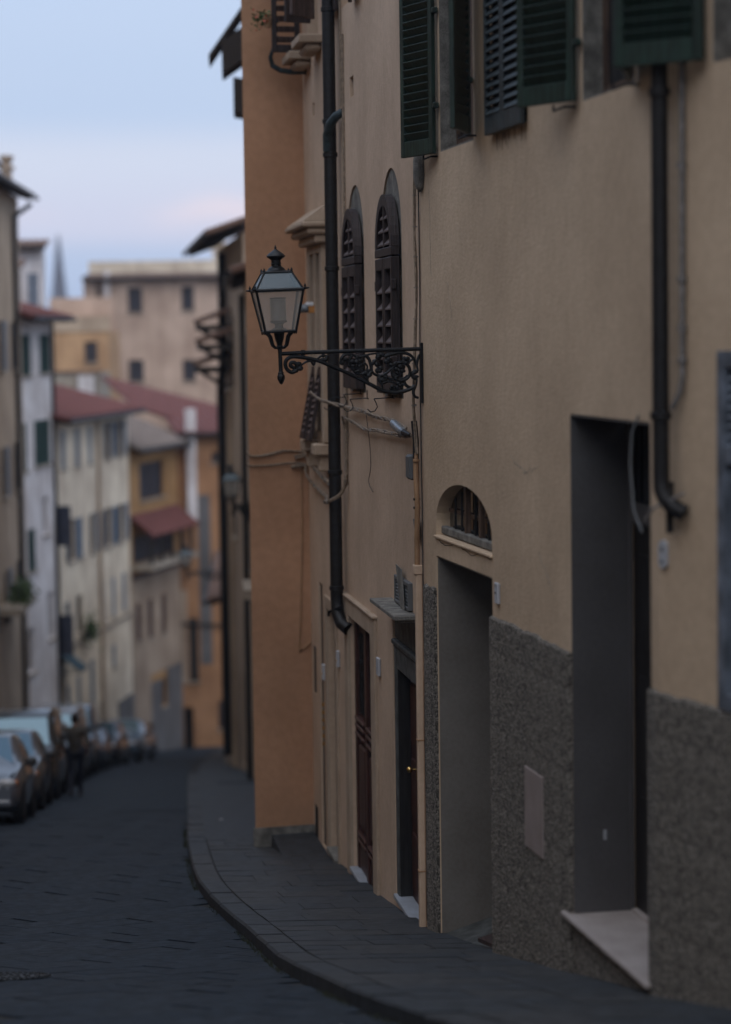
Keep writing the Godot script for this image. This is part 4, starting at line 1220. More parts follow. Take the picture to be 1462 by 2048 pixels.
func house_orange() -> void:
	var h := root("orange_house", Vector3(1.0, -5.8, -40), "orange stucco house whose blank end wall juts into the street", "house")
	var t := rel(h, FC)
	var g := Geo.new(t)
	g.wall(0, 0.80, -6.6, 8.6, [])
	part(h, "end_wall", g, M.stucco_orange)
	var f2 := frame(-2.4, 50, -1.51, 31.3)
	var t2 := rel(h, f2)
	var g2 := Geo.new(t2)
	var hs := []
	for i in 4: hs.append(hole(2.0 + i * 4.2, 3.2 + i * 4.2, 0.6, 2.5, 0.2))
	g2.wall(0, 18.72, -9.5, 8.6, hs)
	part(h, "wall", g2, M.stucco_orange)
	for q in hs: glazing(h, f2, q.a, q.b, q.y0, q.y1, -0.17, M.window_wood)
	var bk := Geo.new(Transform3D(Basis(), -h.position))
	for e in [[Vector2(-0.74, 31.49), Vector2(8, 33)], [Vector2(8, 33), Vector2(7, 52)], [Vector2(7, 52), Vector2(-2.4, 50)]]:
		bk.quad(Vector3(e[0].x, -9, -e[0].y), Vector3(e[1].x, -9, -e[1].y), Vector3(e[1].x, 8.6, -e[1].y), Vector3(e[0].x, 8.6, -e[0].y))
	part(h, "rear_wall", bk, M.stucco_orange)
	var rf := Geo.new(t2)
	tiles(rf, Vector3(3.0, 8.6, 0.05), Vector3(19.0, 8.6, 0.05), Vector3(19.0, 10.4, -6), Vector3(3.0, 10.4, -6))
	part(h, "roof", rf, M.tile_brown)
	# steep dark verge and its brackets at the far end
	for e in [[[-0.02, 7.62, 0.02], [0.62, 6.72, 0.06], 0.06], [[0.0, 6.98, 0.0], [0.38, 6.72, 0.0], 0.30], [[0.0, 6.02, 0.0], [0.18, 6.05, 0.0], 0.32]]:
		var q := Geo.new(t2)
		var a := Vector3(4.9, e[0][1], e[0][0])
		var b := Vector3(4.9, e[1][1], e[1][0])
		q.hexa([a + Vector3(0.6, -e[2], 0), b + Vector3(0.6, -e[2], 0), b + Vector3(0.6, e[2], 0), a + Vector3(0.6, e[2], 0), a + Vector3(-0.6, -e[2], 0), b + Vector3(-0.6, -e[2], 0), b + Vector3(-0.6, e[2], 0), a + Vector3(-0.6, e[2], 0)])
		part(h, "eave_board", q, M.rafter)
	var pk := Geo.new(t)
	pk.span(Vector3(-0.03, -5.6, 0.004), Vector3(0.80, -4.86, 0.035))
	part(h, "plinth", pk, M.stone_grey)
	var sn := Geo.new(t)
	sn.tube([Vector3(0.70, -0.1, 0.012), Vector3(0.69, -1.2, 0.012), Vector3(0.66, -2.0, 0.012), Vector3(0.63, -2.55, 0.012), Vector3(0.70, -2.5, 0.012), Vector3(0.79, -2.42, 0.012)], 0.012, 6)
	part(h, "conduit", sn, M.pipe_terracotta)

# ---------------------------------------------------------------- wall lamp
const SCROLLS := [
	[0.015, [[1.217, 1.323], [1.237, 1.335], [1.233, 1.361], [1.202, 1.364], [1.179, 1.338], [1.184, 1.296], [1.223, 1.276], [1.265, 1.298], [1.286, 1.345], [1.273, 1.391], [1.225, 1.417], [1.144, 1.413], [1.059, 1.399], [0.964, 1.372], [0.86, 1.327], [0.746, 1.278], [0.622, 1.219], [0.498, 1.153], [0.384, 1.096], [0.278, 1.076], [0.191, 1.083], [0.113, 1.109], [0.079, 1.132]]],
	[0.012, [[0.769, 1.341], [0.765, 1.397], [0.724, 1.43], [0.667, 1.429], [0.61, 1.407], [0.543, 1.418], [0.494, 1.431], [0.417, 1.436]]],
	[0.014, [[0.36, 1.403], [0.302, 1.425], [0.215, 1.439], [0.138, 1.426], [0.09, 1.387], [0.062, 1.325], [0.048, 1.268]]],
	[0.010, [[0.09, 1.382], [0.119, 1.364], [0.127, 1.353]]],
	[0.012, [[0.062, 1.325], [0.042, 1.4], [0.03, 1.419]]],
	[0.013, [[0.123, 1.265], [0.129, 1.233], [0.148, 1.206], [0.176, 1.189], [0.209, 1.183], [0.241, 1.19], [0.268, 1.208], [0.287, 1.236], [0.293, 1.268], [0.286, 1.299], [0.267, 1.326], [0.239, 1.343], [0.207, 1.349], [0.174, 1.342], [0.147, 1.324], [0.129, 1.297], [0.123, 1.265]]],
	[0.012, [[0.487, 1.275], [0.481, 1.332], [0.447, 1.374], [0.379, 1.41], [0.322, 1.403]]],
	[0.012, [[0.533, 1.417], [0.505, 1.379], [0.491, 1.323], [0.482, 1.275], [0.449, 1.242], [0.391, 1.231], [0.343, 1.254], [0.294, 1.301]]],
	[0.014, [[0.477, 1.275], [0.507, 1.248], [0.526, 1.21], [0.517, 1.163], [0.498, 1.148]]],
	[0.011, [[0.396, 1.236], [0.421, 1.199], [0.397, 1.161], [0.383, 1.123], [0.379, 1.094]]],
	[0.013, [[0.185, 1.176], [0.156, 1.133], [0.103, 1.116], [0.074, 1.136]]],
	[0.013, [[0.048, 1.268], [0.092, 1.26], [0.107, 1.231], [0.088, 1.203], [0.063, 1.193], [0.069, 1.131]]],
	[0.012, [[0.667, 1.424], [0.687, 1.373], [0.669, 1.307], [0.626, 1.259], [0.574, 1.249], [0.535, 1.276], [0.525, 1.323], [0.553, 1.352]]],
	[0.010, [[0.626, 1.259], [0.602, 1.296], [0.611, 1.343], [0.649, 1.363]]],
	[0.010, [[1.097, 1.403], [1.05, 1.378], [1.022, 1.341], [1.007, 1.378], [0.973, 1.405], [0.954, 1.419], [0.916, 1.423], [0.887, 1.412], [0.902, 1.386]]],
	[0.010, [[1.021, 1.383], [1.078, 1.374], [1.122, 1.351], [1.141, 1.333]]],
	[0.010, [[0.362, 1.255], [0.324, 1.207], [0.257, 1.196], [0.189, 1.204], [0.15, 1.232]]],
	[0.010, [[0.383, 1.161], [0.325, 1.178], [0.257, 1.158], [0.21, 1.12]]],
	[0.012, [[0.526, 1.201], [0.574, 1.249]]],
	[0.014, [[0.079, 1.132], [0.094, 1.08], [0.083, 1.037], [0.046, 1.02]]]]
const LEAVES := [[0.274, 1.319], [0.247, 1.234], [0.399, 1.404], [0.415, 1.293], [0.082, 1.231], [0.516, 1.257], [0.61, 1.381], [0.621, 1.292], [1.184, 1.306], [1.155, 1.333], [0.925, 1.405], [0.744, 1.374], [0.207, 1.29], [0.237, 1.271], [0.322, 1.358], [0.457, 1.341], [0.158, 1.365], [0.372, 1.208], [0.267, 1.121], [0.209, 1.158], [0.668, 1.344], [0.573, 1.315]]
func wall_lamp(wall: Transform3D, s: float, dy: float, arm: float, label: String, fine: bool, yaw: float = 0.0) -> void:
	# local x out from the wall, y up
	var o := wall.basis.z
	var f := Transform3D(Basis(o, Vector3.UP, o.cross(Vector3.UP)), wall * Vector3(s, dy, 0.0))
	var r := root("street_lamp", f * Vector3(0, 1.0, 0), label, "street lamp", "lantern lamps on wall brackets")
	var t := rel(r, f)
	var k := arm / 1.325
	var g := Geo.new(t)
	g.tube([Vector3(0.0, 1.472, 0), Vector3(0.378 * k, 1.467, 0), Vector3(0.762 * k, 1.46, 0), Vector3(1.163 * k, 1.453, 0), Vector3(arm, 1.446, 0)], 0.0185, 10)
	g.lathe(Vector3(1.12 * k, 1.453, 0), [[0, -0.026], [0.02, -0.024], [0.026, 0.0], [0.02, 0.024], [0, 0.026]], 10)
	var top := part(r, "bracket_bar", g, M.iron)
	var wp := Geo.new(t)
	wp.cham(Vector3(0.012, 1.25, 0), Vector3(0.02, 0.56, 0.05), 0.005)
	part(r, "wall_plate", wp, M.iron)
	var rg := RandomNumberGenerator.new()
	rg.seed = 3
	for i in SCROLLS.size():
		var sc: Array = SCROLLS[i]
		var c := Curve3D.new()
		var p: Array = sc[1]
		for j in p.size():
			var q := Vector3(p[j][0] * k, p[j][1], 0)
			var tn := (Vector3(p[min(j + 1, p.size() - 1)][0] * k, p[min(j + 1, p.size() - 1)][1], 0) - Vector3(p[max(j - 1, 0)][0] * k, p[max(j - 1, 0)][1], 0)) / 6.0
			c.add_point(q, -tn, tn)
		c.bake_interval = 0.012 if fine else 0.04
		var bp := c.get_baked_points()
		var arr := []
		var rr := []
		for j in bp.size():
			arr.append(bp[j])
			rr.append(sc[0] * 1.22 * (1.0 if i == 0 or i == 5 else lerpf(1.15, 0.6, float(j) / bp.size())))
		var sg := Geo.new(t)
		sg.tube(arr, rr, 8 if fine else 5)
		part(r, "scroll", sg, M.iron)
	var lf := Geo.new(t)
	for e in LEAVES:
		for j in (5 if fine else 2):
			var a := rg.randf() * TAU
			var q := Vector3(e[0] * k + cos(a) * 0.022, e[1] + sin(a) * 0.022, rg.randf_range(-0.012, 0.012))
			lf.blob(q, Vector3(rg.randf_range(0.017, 0.034), rg.randf_range(0.014, 0.027), rg.randf_range(0.008, 0.014)), 8)
	part(r, "acanthus_leaves", lf, M.iron)
	# stem and lantern, leaning a little
	var lt := t * Transform3D(Basis(Vector3(0, 0, 1), -0.028), Vector3(arm, 1.165, 0)) * Transform3D(Basis(Vector3.UP, yaw), Vector3.ZERO)
	var st := Geo.new(lt)
	st.lathe(Vector3.ZERO, [[0.0, 0.0], [0.016, 0.012], [0.034, 0.05], [0.036, 0.075], [0.026, 0.10], [0.028, 0.108], [0.019, 0.12], [0.019, 0.315], [0.024, 0.325], [0.032, 0.345], [0.024, 0.36], [0.028, 0.38], [0.040, 0.415], [0.048, 0.46], [0.048, 0.485], [0.0, 0.486]], 14)
	part(r, "stem", st, M.iron)
	for i in 4:
		var a := PI / 4 + i * PI / 2
		var d := Vector3(cos(a), 0, sin(a))
		var cr := Geo.new(lt)
		cr.tube([d * 0.02 + Vector3(0, 0.335, 0), d * 0.055 + Vector3(0, 0.335, 0), d * 0.09 + Vector3(0, 0.36, 0), d * 0.105 + Vector3(0, 0.40, 0), d * 0.118 + Vector3(0, 0.44, 0), d * 0.155 + Vector3(0, 0.472, 0)], 0.011, 7)
		part(r, "cradle_arm", cr, M.iron)
	var fr := Geo.new(lt)
	var cor := [[-1, 1], [1, 1], [1, -1], [-1, -1]]
	var hb := 0.14
	var ht := 0.215
	var hr := 0.125
	for i in 4:
		var a: Array = cor[i]
		var b: Array = cor[(i + 1) % 4]
		var pb := Vector3(a[0] * hb, 0.485, a[1] * hb)
		var pt := Vector3(a[0] * ht, 0.86, a[1] * ht)
		var pr := Vector3(a[0] * hr, 1.02, a[1] * hr)
		fr.tube([pb, pt], 0.012, 6); fr.tube([pt, pr], 0.010, 6)
		fr.tube([pb, Vector3(b[0] * hb, 0.485, b[1] * hb)], 0.013, 6)
		fr.tube([pt, Vector3(b[0] * ht, 0.86, b[1] * ht)], 0.014, 6)
		fr.tube([pr, Vector3(b[0] * hr, 1.02, b[1] * hr)], 0.012, 6)
		# drip edge with a spike at each corner, pendants below, knobs at the roof ring
		fr.tube([Vector3(a[0] * (ht + 0.008), 0.866, a[1] * (ht + 0.008)), Vector3(a[0] * (ht + 0.045), 0.868, a[1] * (ht + 0.045))], [0.014, 0.005], 6)
		fr.lathe(Vector3(a[0] * (ht + 0.012), 0.87, a[1] * (ht + 0.012)), [[0.012, 0], [0.008, 0.012], [0.012, 0.022], [0.004, 0.036], [0.0, 0.044]], 8)
		fr.lathe(pr + Vector3(0, 0.005, 0), [[0.010, 0], [0.010, 0.015], [0.006, 0.03], [0.0, 0.036]], 8)
		fr.lathe(Vector3(a[0] * hr, 1.025, a[1] * (hr - 0.05)), [[0.009, 0], [0.009, 0.012], [0.0, 0.028]], 8)
		for q in 3: fr.lathe(Vector3(a[0] * hb * (1.0 - 0.12 * q), 0.455, a[1] * hb), [[0.0, 0.0], [0.009, 0.012], [0.011, 0.03]], 6)
	fr.cham(Vector3(0, 0.488, 0), Vector3(0.10, 0.012, 0.30), 0.004)
	part(r, "lantern_frame", fr, M.iron)
	var cap := Geo.new(lt)
	cap.lathe(Vector3(0, 1.02, 0), [[0.125, 0.0], [0.115, 0.012], [0.085, 0.02], [0.07, 0.04], [0.046, 0.058], [0.044, 0.072], [0.050, 0.08], [0.044, 0.088], [0.044, 0.112], [0.056, 0.122], [0.084, 0.142], [0.087, 0.15], [0.07, 0.168], [0.04, 0.19], [0.018, 0.205], [0.009, 0.215], [0.012, 0.225], [0.006, 0.24], [0.0, 0.255]], 20)
	part(r, "cap", cap, M.iron)
	for i in 4:
		var a: Array = cor[i]
		var b: Array = cor[(i + 1) % 4]
		var q := Geo.new(lt)
		q.quad(Vector3(a[0] * hb, 0.487, a[1] * hb), Vector3(b[0] * hb, 0.487, b[1] * hb), Vector3(b[0] * ht, 0.86, b[1] * ht), Vector3(a[0] * ht, 0.86, a[1] * ht))
		part(r, "side_pane", q, M.lantern_glass)
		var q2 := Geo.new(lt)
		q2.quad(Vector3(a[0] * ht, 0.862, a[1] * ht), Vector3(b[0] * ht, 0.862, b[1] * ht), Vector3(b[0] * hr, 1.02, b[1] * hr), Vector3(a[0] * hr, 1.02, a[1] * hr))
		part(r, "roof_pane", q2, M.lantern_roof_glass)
	var bl := Geo.new(lt)
	bl.lathe(Vector3(0, 0.58, 0), [[0.0, 0.0], [0.068, 0.002], [0.072, 0.01], [0.072, 0.19], [0.066, 0.20], [0.0, 0.202]], 16)
	part(r, "bulb", bl, M.bulb_glass)
	var hl := Geo.new(lt)
	hl.lathe(Vector3(0, 0.488, 0), [[0.075, 0.0], [0.07, 0.02], [0.04, 0.03], [0.036, 0.06], [0.06, 0.075], [0.078, 0.08], [0.078, 0.095], [0.0, 0.096]], 14)
	hl.lathe(Vector3(0, 0.782, 0), [[0.074, 0.0], [0.074, 0.012], [0.0, 0.014]], 14)
	part(r, "lamp_holder", hl, M.pipe_dark)

# ---------------------------------------------------------------- cables and boxes at the joint of the two houses
func bundle(called: String, label: String, pts: Array, strands: int, rad: float, spread: float, m: Material, sd: int) -> void:
	var c := Curve3D.new()
	for j in pts.size():
		var tn: Vector3 = ((pts[min(j + 1, pts.size() - 1)] as Vector3) - (pts[max(j - 1, 0)] as Vector3)) / 6.0
		c.add_point(pts[j], -tn, tn)
	c.bake_interval = 0.06
	var bp := c.get_baked_points()
	var r := root(called, pts[0], label, "cable")
	var rg := RandomNumberGenerator.new()
	rg.seed = sd
	for k in strands:
		var g := Geo.new(Transform3D(Basis(), -(pts[0] as Vector3)))
		var ph := rg.randf() * TAU
		var arr := []
		for j in bp.size():
			var a := ph + j * 0.22
			arr.append(bp[j] + Vector3(sin(a * 0.7) * 0.5, cos(a), sin(a)) * spread)
		g.tube(arr, rad * rg.randf_range(0.8, 1.2), 6)
		part(r, "strand", g, m)
	if strands > 2:
		for j in range(4, bp.size() - 3, 9):
			var g := Geo.new(Transform3D(Basis(), -(pts[0] as Vector3)))
			g.tube([bp[j] - (bp[j + 1] - bp[j]) * 0.12, bp[j] + (bp[j + 1] - bp[j]) * 0.12], spread + rad * 0.95, 8)
			part(r, "tie", g, M.pipe_grey)
func wires() -> void:
	var b := func(s: float, y: float, o: float) -> Vector3: return FB * Vector3(s, y, o)
	var c := func(s: float, y: float, o: float) -> Vector3: return FC * Vector3(s, y, o)
	bundle("cable_bundle", "upper tied cable bundle sagging across the wall to a tin junction sleeve", [b.call(2.75, 0.93, 0.28), b.call(3.3, 0.87, 0.25), b.call(3.9, 0.84, 0.20), b.call(4.6, 0.80, 0.08), b.call(5.6, 0.79, 0.05), b.call(6.6, 0.76, 0.05), b.call(7.6, 0.76, 0.05), b.call(8.2, 0.74, 0.06), b.call(8.7, 0.71, 0.06)], 5, 0.010, 0.013, M.cable_pale, 1)
	bundle("cable_bundle", "lower tied cable bundle looping from the big drainpipe along the wall", [b.call(4.12, 0.45, 0.02), b.call(4.08, 0.62, 0.06), b.call(4.25, 0.68, 0.08), b.call(4.9, 0.64, 0.05), b.call(5.8, 0.60, 0.05), b.call(6.7, 0.62, 0.05), b.call(7.6, 0.63, 0.05), b.call(8.4, 0.63, 0.05), b.call(9.0, 0.66, 0.05)], 5, 0.009, 0.012, M.cable_pale, 2)
	bundle("cable_bundle", "thick cable bundle dropping from the corner to the big drainpipe", [c.call(0.60, 0.02, 0.05), c.call(0.74, 0.06, 0.06), b.call(0.15, 0.08, 0.06), b.call(0.7, -0.02, 0.06), b.call(1.6, -0.1, 0.06), b.call(2.6, -0.16, 0.07), b.call(3.4, -0.18, 0.10)], 4, 0.012, 0.016, M.cable_pale, 3)
	bundle("cable_bundle", "slack cable bundle hanging below the corner and hooking round the big drainpipe", [c.call(0.55, -0.10, 0.05), c.call(0.74, -0.08, 0.06), b.call(0.15, -0.16, 0.06), b.call(0.6, -0.24, 0.06), b.call(1.4, -0.30, 0.06), b.call(2.4, -0.34, 0.07), b.call(3.2, -0.34, 0.16), b.call(3.55, -0.33, 0.22), b.call(3.85, -0.30, 0.20), b.call(4.0, -0.20, 0.08), b.call(4.05, 0.0, 0.03)], 4, 0.010, 0.015, M.cable_pale, 4)
	bundle("wall_cable", "upper grey cable stretched across the orange end wall", [c.call(-0.04, 0.12, 0.0), c.call(0.02, 0.06, 0.03), c.call(0.25, 0.07, 0.03), c.call(0.45, 0.11, 0.03), c.call(0.62, 0.10, 0.03), c.call(0.76, 0.09, 0.03)], 2, 0.011, 0.008, M.cable_pale, 5)
	bundle("wall_cable", "lower grey cable sagging across the orange end wall", [c.call(-0.03, -0.06, 0.0), c.call(0.05, -0.08, 0.03), c.call(0.3, -0.07, 0.03), c.call(0.55, -0.04, 0.03), c.call(0.74, -0.05, 0.03)], 2, 0.009, 0.007, M.cable_pale, 6)
	bundle("hanging_wire", "loose thin wire hanging from the cable bundles down the wall", [b.call(6.05, 0.76, 0.07), b.call(6.08, 0.45, 0.04), b.call(6.05, 0.2, 0.03), b.call(5.95, 0.05, 0.04), b.call(6.05, -0.02, 0.03), b.call(6.2, -0.05, 0.03)], 1, 0.004, 0.0, M.cable_dark, 7)
	bundle("cable_bundle", "knotted vertical cables running down the joint past the lamp bracket", [b.call(9.28, 3.05, 0.04), b.call(9.26, 2.6, 0.04), b.call(9.29, 2.1, 0.04), b.call(9.27, 1.6, 0.05), b.call(9.30, 1.2, 0.07), b.call(9.27, 0.95, 0.07), b.call(9.25, 0.75, 0.06), b.call(9.27, 0.5, 0.05)], 4, 0.008, 0.016, M.cable_pale, 8)
	bundle("wall_cable", "thin black wire pinned beside the vertical cables at the joint", [b.call(9.34, 3.2, 0.015), b.call(9.34, 2.0, 0.015), b.call(9.35, 1.1, 0.02), b.call(9.34, 0.3, 0.02), b.call(9.35, -0.5, 0.015), b.call(9.35, -3.9, 0.015)], 2, 0.006, 0.005, M.cable_dark, 9)
	var sl := root("junction_sleeve", b.call(8.5, 0.70, 0.1), "grey tin cable sleeve at the end of the upper bundle", "junction sleeve")
	var g := Geo.new(Transform3D(Basis(), -sl.position))
	g.tube([b.call(8.2, 0.75, 0.11), b.call(8.25, 0.745, 0.11), b.call(8.68, 0.68, 0.09), b.call(8.72, 0.675, 0.085)], [0.032, 0.042, 0.042, 0.034], 14)
	part(sl, "sleeve", g, M.tin)
	var g2 := Geo.new(Transform3D(Basis(), -sl.position))
	g2.tube([b.call(8.72, 0.676, 0.085), b.call(8.95, 0.66, 0.06)], [0.03, 0.018], 10)
	part(sl, "boot", g2, M.pipe_dark)
	# pipe and channel at the joint
	var jp := root("cable_pipe", b.call(9.22, -4.0, 0.03), "tan painted pipe and cable channel at the joint of the tan houses", "pipe")
	var t := rel(jp, FB)
	var p := Geo.new(t)
	p.tube([Vector3(9.22, 0.62, 0.05), Vector3(9.24, 0.3, 0.055), Vector3(9.27, 0.0, 0.05), Vector3(9.22, -0.30, 0.05), Vector3(9.19, -0.58, 0.045)], 0.026, 10)
	part(jp, "upper_pipe", p, M.pipe_terracotta)
	var p0 := Geo.new(t)
	p0.tube([Vector3(9.19, 0.80, 0.06), Vector3(9.22, 0.62, 0.05), Vector3(9.225, 0.45, 0.052)], 0.030, 10)
	part(jp, "upper_sleeve", p0, M.pipe_dark)
	for yy in [0.42, 0.06, -0.02]:
		var q := Geo.new(t)
		q.lathe(Vector3(9.25, yy, 0.052), [[0.026, 0], [0.034, 0.004], [0.034, 0.022], [0.026, 0.026]], 12)
		part(jp, "collar", q, M.pipe_terracotta if yy > 0.3 else M.pipe_dark)
	var ch := Geo.new(t)
	ch.cham(Vector3(9.20, -2.28, 0.035), Vector3(0.085, 3.44, 0.066), 0.012)
	part(jp, "channel", ch, M.stucco_tan_b)
	var cc := Geo.new(t)
	cc.cham(Vector3(9.20, -0.59, 0.042), Vector3(0.105, 0.09, 0.085), 0.008)
	part(jp, "channel_head", cc, M.stucco_tan_b)
	for yy in [-2.2, -3.45]:
		var q := Geo.new(t)
		q.cham(Vector3(9.20, yy, 0.037), Vector3(0.095, 0.015, 0.074), 0.004)
		part(jp, "strap", q, M.pipe_terracotta)
	var bx := root("junction_box", b.call(8.95, 0.24, 0.0), "grey plastic junction box beside the tan cable pipe", "junction box")
	var bg := Geo.new(rel(bx, FB))
	bg.cham(Vector3(8.98, 0.36, 0.045), Vector3(0.24, 0.235, 0.085), 0.015)
	part(bx, "casing", bg, M.plastic_grey)
	var bk := Geo.new(rel(bx, FB))
	bk.cham(Vector3(8.98, 0.36, 0.09), Vector3(0.20, 0.20, 0.012), 0.004)
	part(bx, "lid", bk, M.plastic_grey)
	var ns := root("meter_slot", b.call(9.05, 0.0, 0.0), "narrow dark metal slot cover under the grey junction box", "slot cover")
	var ng := Geo.new(rel(ns, FB))
	ng.cham(Vector3(9.05, 0.08, 0.012), Vector3(0.09, 0.17, 0.024), 0.005)
	part(ns, "cover", ng, M.pipe_dark)
	var tp := root("bent_plate", b.call(9.0, -0.32, 0.0), "bent triangular grey metal plate behind the tan cable pipe", "metal plate")
	var tg := Geo.new(rel(tp, FB) * Transform3D(Basis(), Vector3(9.0, -0.32, 0)))
	tg.prism(PackedVector2Array([Vector2(-0.14, 0.18), Vector2(0.2, 0.2), Vector2(0.2, -0.02), Vector2(0.05, 0.0)]), 0.02, 0.03)
	part(tp, "plate", tg, M.plastic_grey)

# ---------------------------------------------------------------- ground
func slab_mesh(c: Array, gap: float, tilt: Array, base: float, is_road: bool) -> Array:   # corners (x, depth) seen from above, ccw
	var mid := Vector2.ZERO
	for p in c: mid += p / 4.0
	var top := []
	var low := []
	var cy := (road_y(mid.y) if is_road else pave_y(mid.y))
	for i in 4:
		var p: Vector2 = c[i]
		var q := p + (mid - p).normalized() * gap
		var q2 := p + (mid - p).normalized() * gap * 0.35
		var y = (road_y(p.y) if is_road else pave_y(p.y)) + tilt[i]
		top.append(Vector3(q.x - mid.x, y - cy, -(q.y - mid.y)))
		low.append(Vector3(q2.x - mid.x, y - cy - 0.012, -(q2.y - mid.y)))
	var g := Geo.new()
	var up := (top[1] - top[0] as Vector3).cross(top[2] - top[0])
	if up.y < 0:
		top.reverse(); low.reverse()
	g.quad(top[0], top[1], top[2], top[3])
	for i in 4:
		var j := (i + 1) % 4
		g.quad(low[i], low[j], top[j], top[i])
		g.quad(low[i] - Vector3(0, base, 0), low[j] - Vector3(0, base, 0), low[j], low[i])
	return [g, Vector3(mid.x, cy, -mid.y)]
func strip(zs: Array, left: Callable, right: Callable, y: Callable, called: String, m: Material, down: float = 0.0) -> MeshInstance3D:
	var g := Geo.new()
	for i in zs.size() - 1:
		var z0: float = zs[i]
		var z1: float = zs[i + 1]
		var a := Vector3(left.call(z0), y.call(z0), -z0)
		var b := Vector3(right.call(z0), y.call(z0), -z0)
		var c := Vector3(right.call(z1), y.call(z1), -z1)
		var d := Vector3(left.call(z1), y.call(z1), -z1)
		g.quad(a, b, c, d)
		if down > 0:
			var dn := Vector3(0, -down, 0)
			g.quad(a + dn, a, d, d + dn); g.quad(b, b + dn, c + dn, c)
	return put(self, called, g.mesh(), m)
func ground() -> void:
	var rg := RandomNumberGenerator.new()
	rg.seed = 21
	var zs := []
	var z := -16.0
	while z <= 112:
		zs.append(z); z += 0.5 if z > 10 and z < 36 else 2.0
	var road := strip(zs, func(q): return lin(LKERB, q) - 0.05, func(q): return interp(KERB, q) + 0.2, func(q): return road_y(q) - (0.014 if q > 12.6 and q < 45 else 0.004), "road", M.joint)
	road.set_meta("kind", "structure"); tag(road, "dark sloping stone paved street running downhill", "road")
	var pv := strip(zs, func(q): return interp(KERB, q) + 0.02, func(q): return lin(WALLR, q) + 0.9, func(q): return pave_y(q) - 0.014, "pavement", M.joint, 0.3)
	pv.set_meta("kind", "structure"); tag(pv, "raised stone flagged pavement along the tan houses", "pavement")
	var pl := strip(zs, func(q): return lin(WALLL, q) - 0.8, func(q): return lin(LKERB, q), func(q): return road_y(q) + 0.11, "pavement", M.paving_far, 0.3)
	pl.set_meta("kind", "structure"); tag(pl, "raised stone pavement behind the parked cars", "pavement")
	var er := Geo.new()
	er.quad(Vector3(-900, -24, 300), Vector3(900, -24, 300), Vector3(900, -24, -1500), Vector3(-900, -24, -1500))
	var gr := put(self, "ground", er.mesh(), M.earth)
	gr.set_meta("kind", "structure"); tag(gr, "low ground beneath the hillside street", "ground")
	# diagonal paving slabs of the road
	var ax := Vector2(cos(0.72), sin(0.72))
	var ay := Vector2(-ax.y, ax.x)
	var near := []
	var wd := 0.46
	var lg := 0.82
	for j in range(-120, 160):
		for i in range(-80, 120):
			var o := ax * (i * lg + (j % 2) * lg * 0.5 + rg.randf_range(-0.04, 0.04)) + ay * (j * wd)
			var ce := o + ax * lg / 2 + ay * wd / 2
			if ce.y < 12.9 or ce.y > 44 or ce.x < -0.158 * ce.y - 0.3 or ce.x > interp(KERB, ce.y) + 0.25: continue
			near.append([ce.y, o])
	near.sort_custom(func(p, q): return p[0] < q[0])
	var rest := Geo.new()
	for i in near.size():
		var o: Vector2 = near[i][1]
		var tl := []
		for q in 4: tl.append(rg.randf_range(-0.0016, 0.0016))
		var r := slab_mesh([o, o + ax * lg, o + ax * lg + ay * wd, o + ay * wd], 0.0032, tl, 0.02, true)
		if i < 300:
			put(road, "paving_slab", (r[0] as Geo).mesh(), M["slab_%d" % (rg.randi() % 4)], Transform3D(Basis(), r[1]))
		else:
			rest.xf = Transform3D(Basis(), r[1])
			var gg: Geo = r[0]
			for q in gg.v.size():
				rest.v.append(gg.v[q] + (r[1] as Vector3)); rest.n.append(gg.n[q])
	if rest.v.size() > 0:
		var ro := put(road, "paving_slabs", rest.mesh(), M.slab_0)
		ro.set_meta("kind", "stuff")
	var fr := strip(zs.filter(func(q): return q >= 43.5), func(q): return lin(LKERB, q), func(q): return interp(KERB, q) + 0.01, func(q): return road_y(q), "far_paving", M.paving_far)
	fr.reparent(road)
	# pavement flags in courses
	z = 12.8
	while z < 33.0:
		var dz := rg.randf_range(0.46, 0.62)
		var nx := 3
		var cut := [0.0]
		for i in nx - 1: cut.append((i + 1.0) / nx + rg.randf_range(-0.12, 0.12))
		cut.append(1.0)
		for i in nx:
			var cs := []
			for e in [[cut[i], z], [cut[i + 1], z], [cut[i + 1], z + dz], [cut[i], z + dz]]:
				cs.append(Vector2(lerp(interp(KERB, e[1]) + 0.27, lin(WALLR, e[1]) + 0.04, e[0]), e[1]))
			var tl := []
			for q in 4: tl.append(rg.randf_range(-0.006, 0.004))
			var r := slab_mesh(cs, 0.005, tl, 0.02, false)
			put(pv, "flagstone", (r[0] as Geo).mesh(), M["flag_%d" % (rg.randi() % 4)], Transform3D(Basis(), r[1]))
		z += dz
	var fp := strip(zs.filter(func(q): return q >= 32.9), func(q): return interp(KERB, q) + 0.25, func(q): return lin(WALLR, q) + 0.9, func(q): return pave_y(q), "far_paving", M.flag_1)
	fp.reparent(pv)
	# kerb stones
	z = 11.8
	while z < 62.0:
		var dz := rg.randf_range(0.8, 1.25)
		var g := Geo.new()
		var y0 := pave_y(z) + rg.randf_range(-0.006, 0.006)
		var y1 := pave_y(z + dz) + rg.randf_range(-0.006, 0.006)
		var x0 := interp(KERB, z + 0.008)
		var x1 := interp(KERB, z + dz - 0.008)
		var o := Vector3((x0 + x1) / 2, (y0 + y1) / 2, -z - dz / 2)
		var zz0 := -(z + 0.008) - o.z
		var zz1 := -(z + dz - 0.008) - o.z
		x0 -= o.x; x1 -= o.x; y0 -= o.y; y1 -= o.y
		var bw := 0.25
		var bv := 0.022
		g.quad(Vector3(x0 + bv, y0, zz0), Vector3(x0 + bw, y0, zz0), Vector3(x1 + bw, y1, zz1), Vector3(x1 + bv, y1, zz1))
		g.quad(Vector3(x0, y0 - bv, zz0), Vector3(x0 + bv, y0, zz0), Vector3(x1 + bv, y1, zz1), Vector3(x1, y1 - bv, zz1))
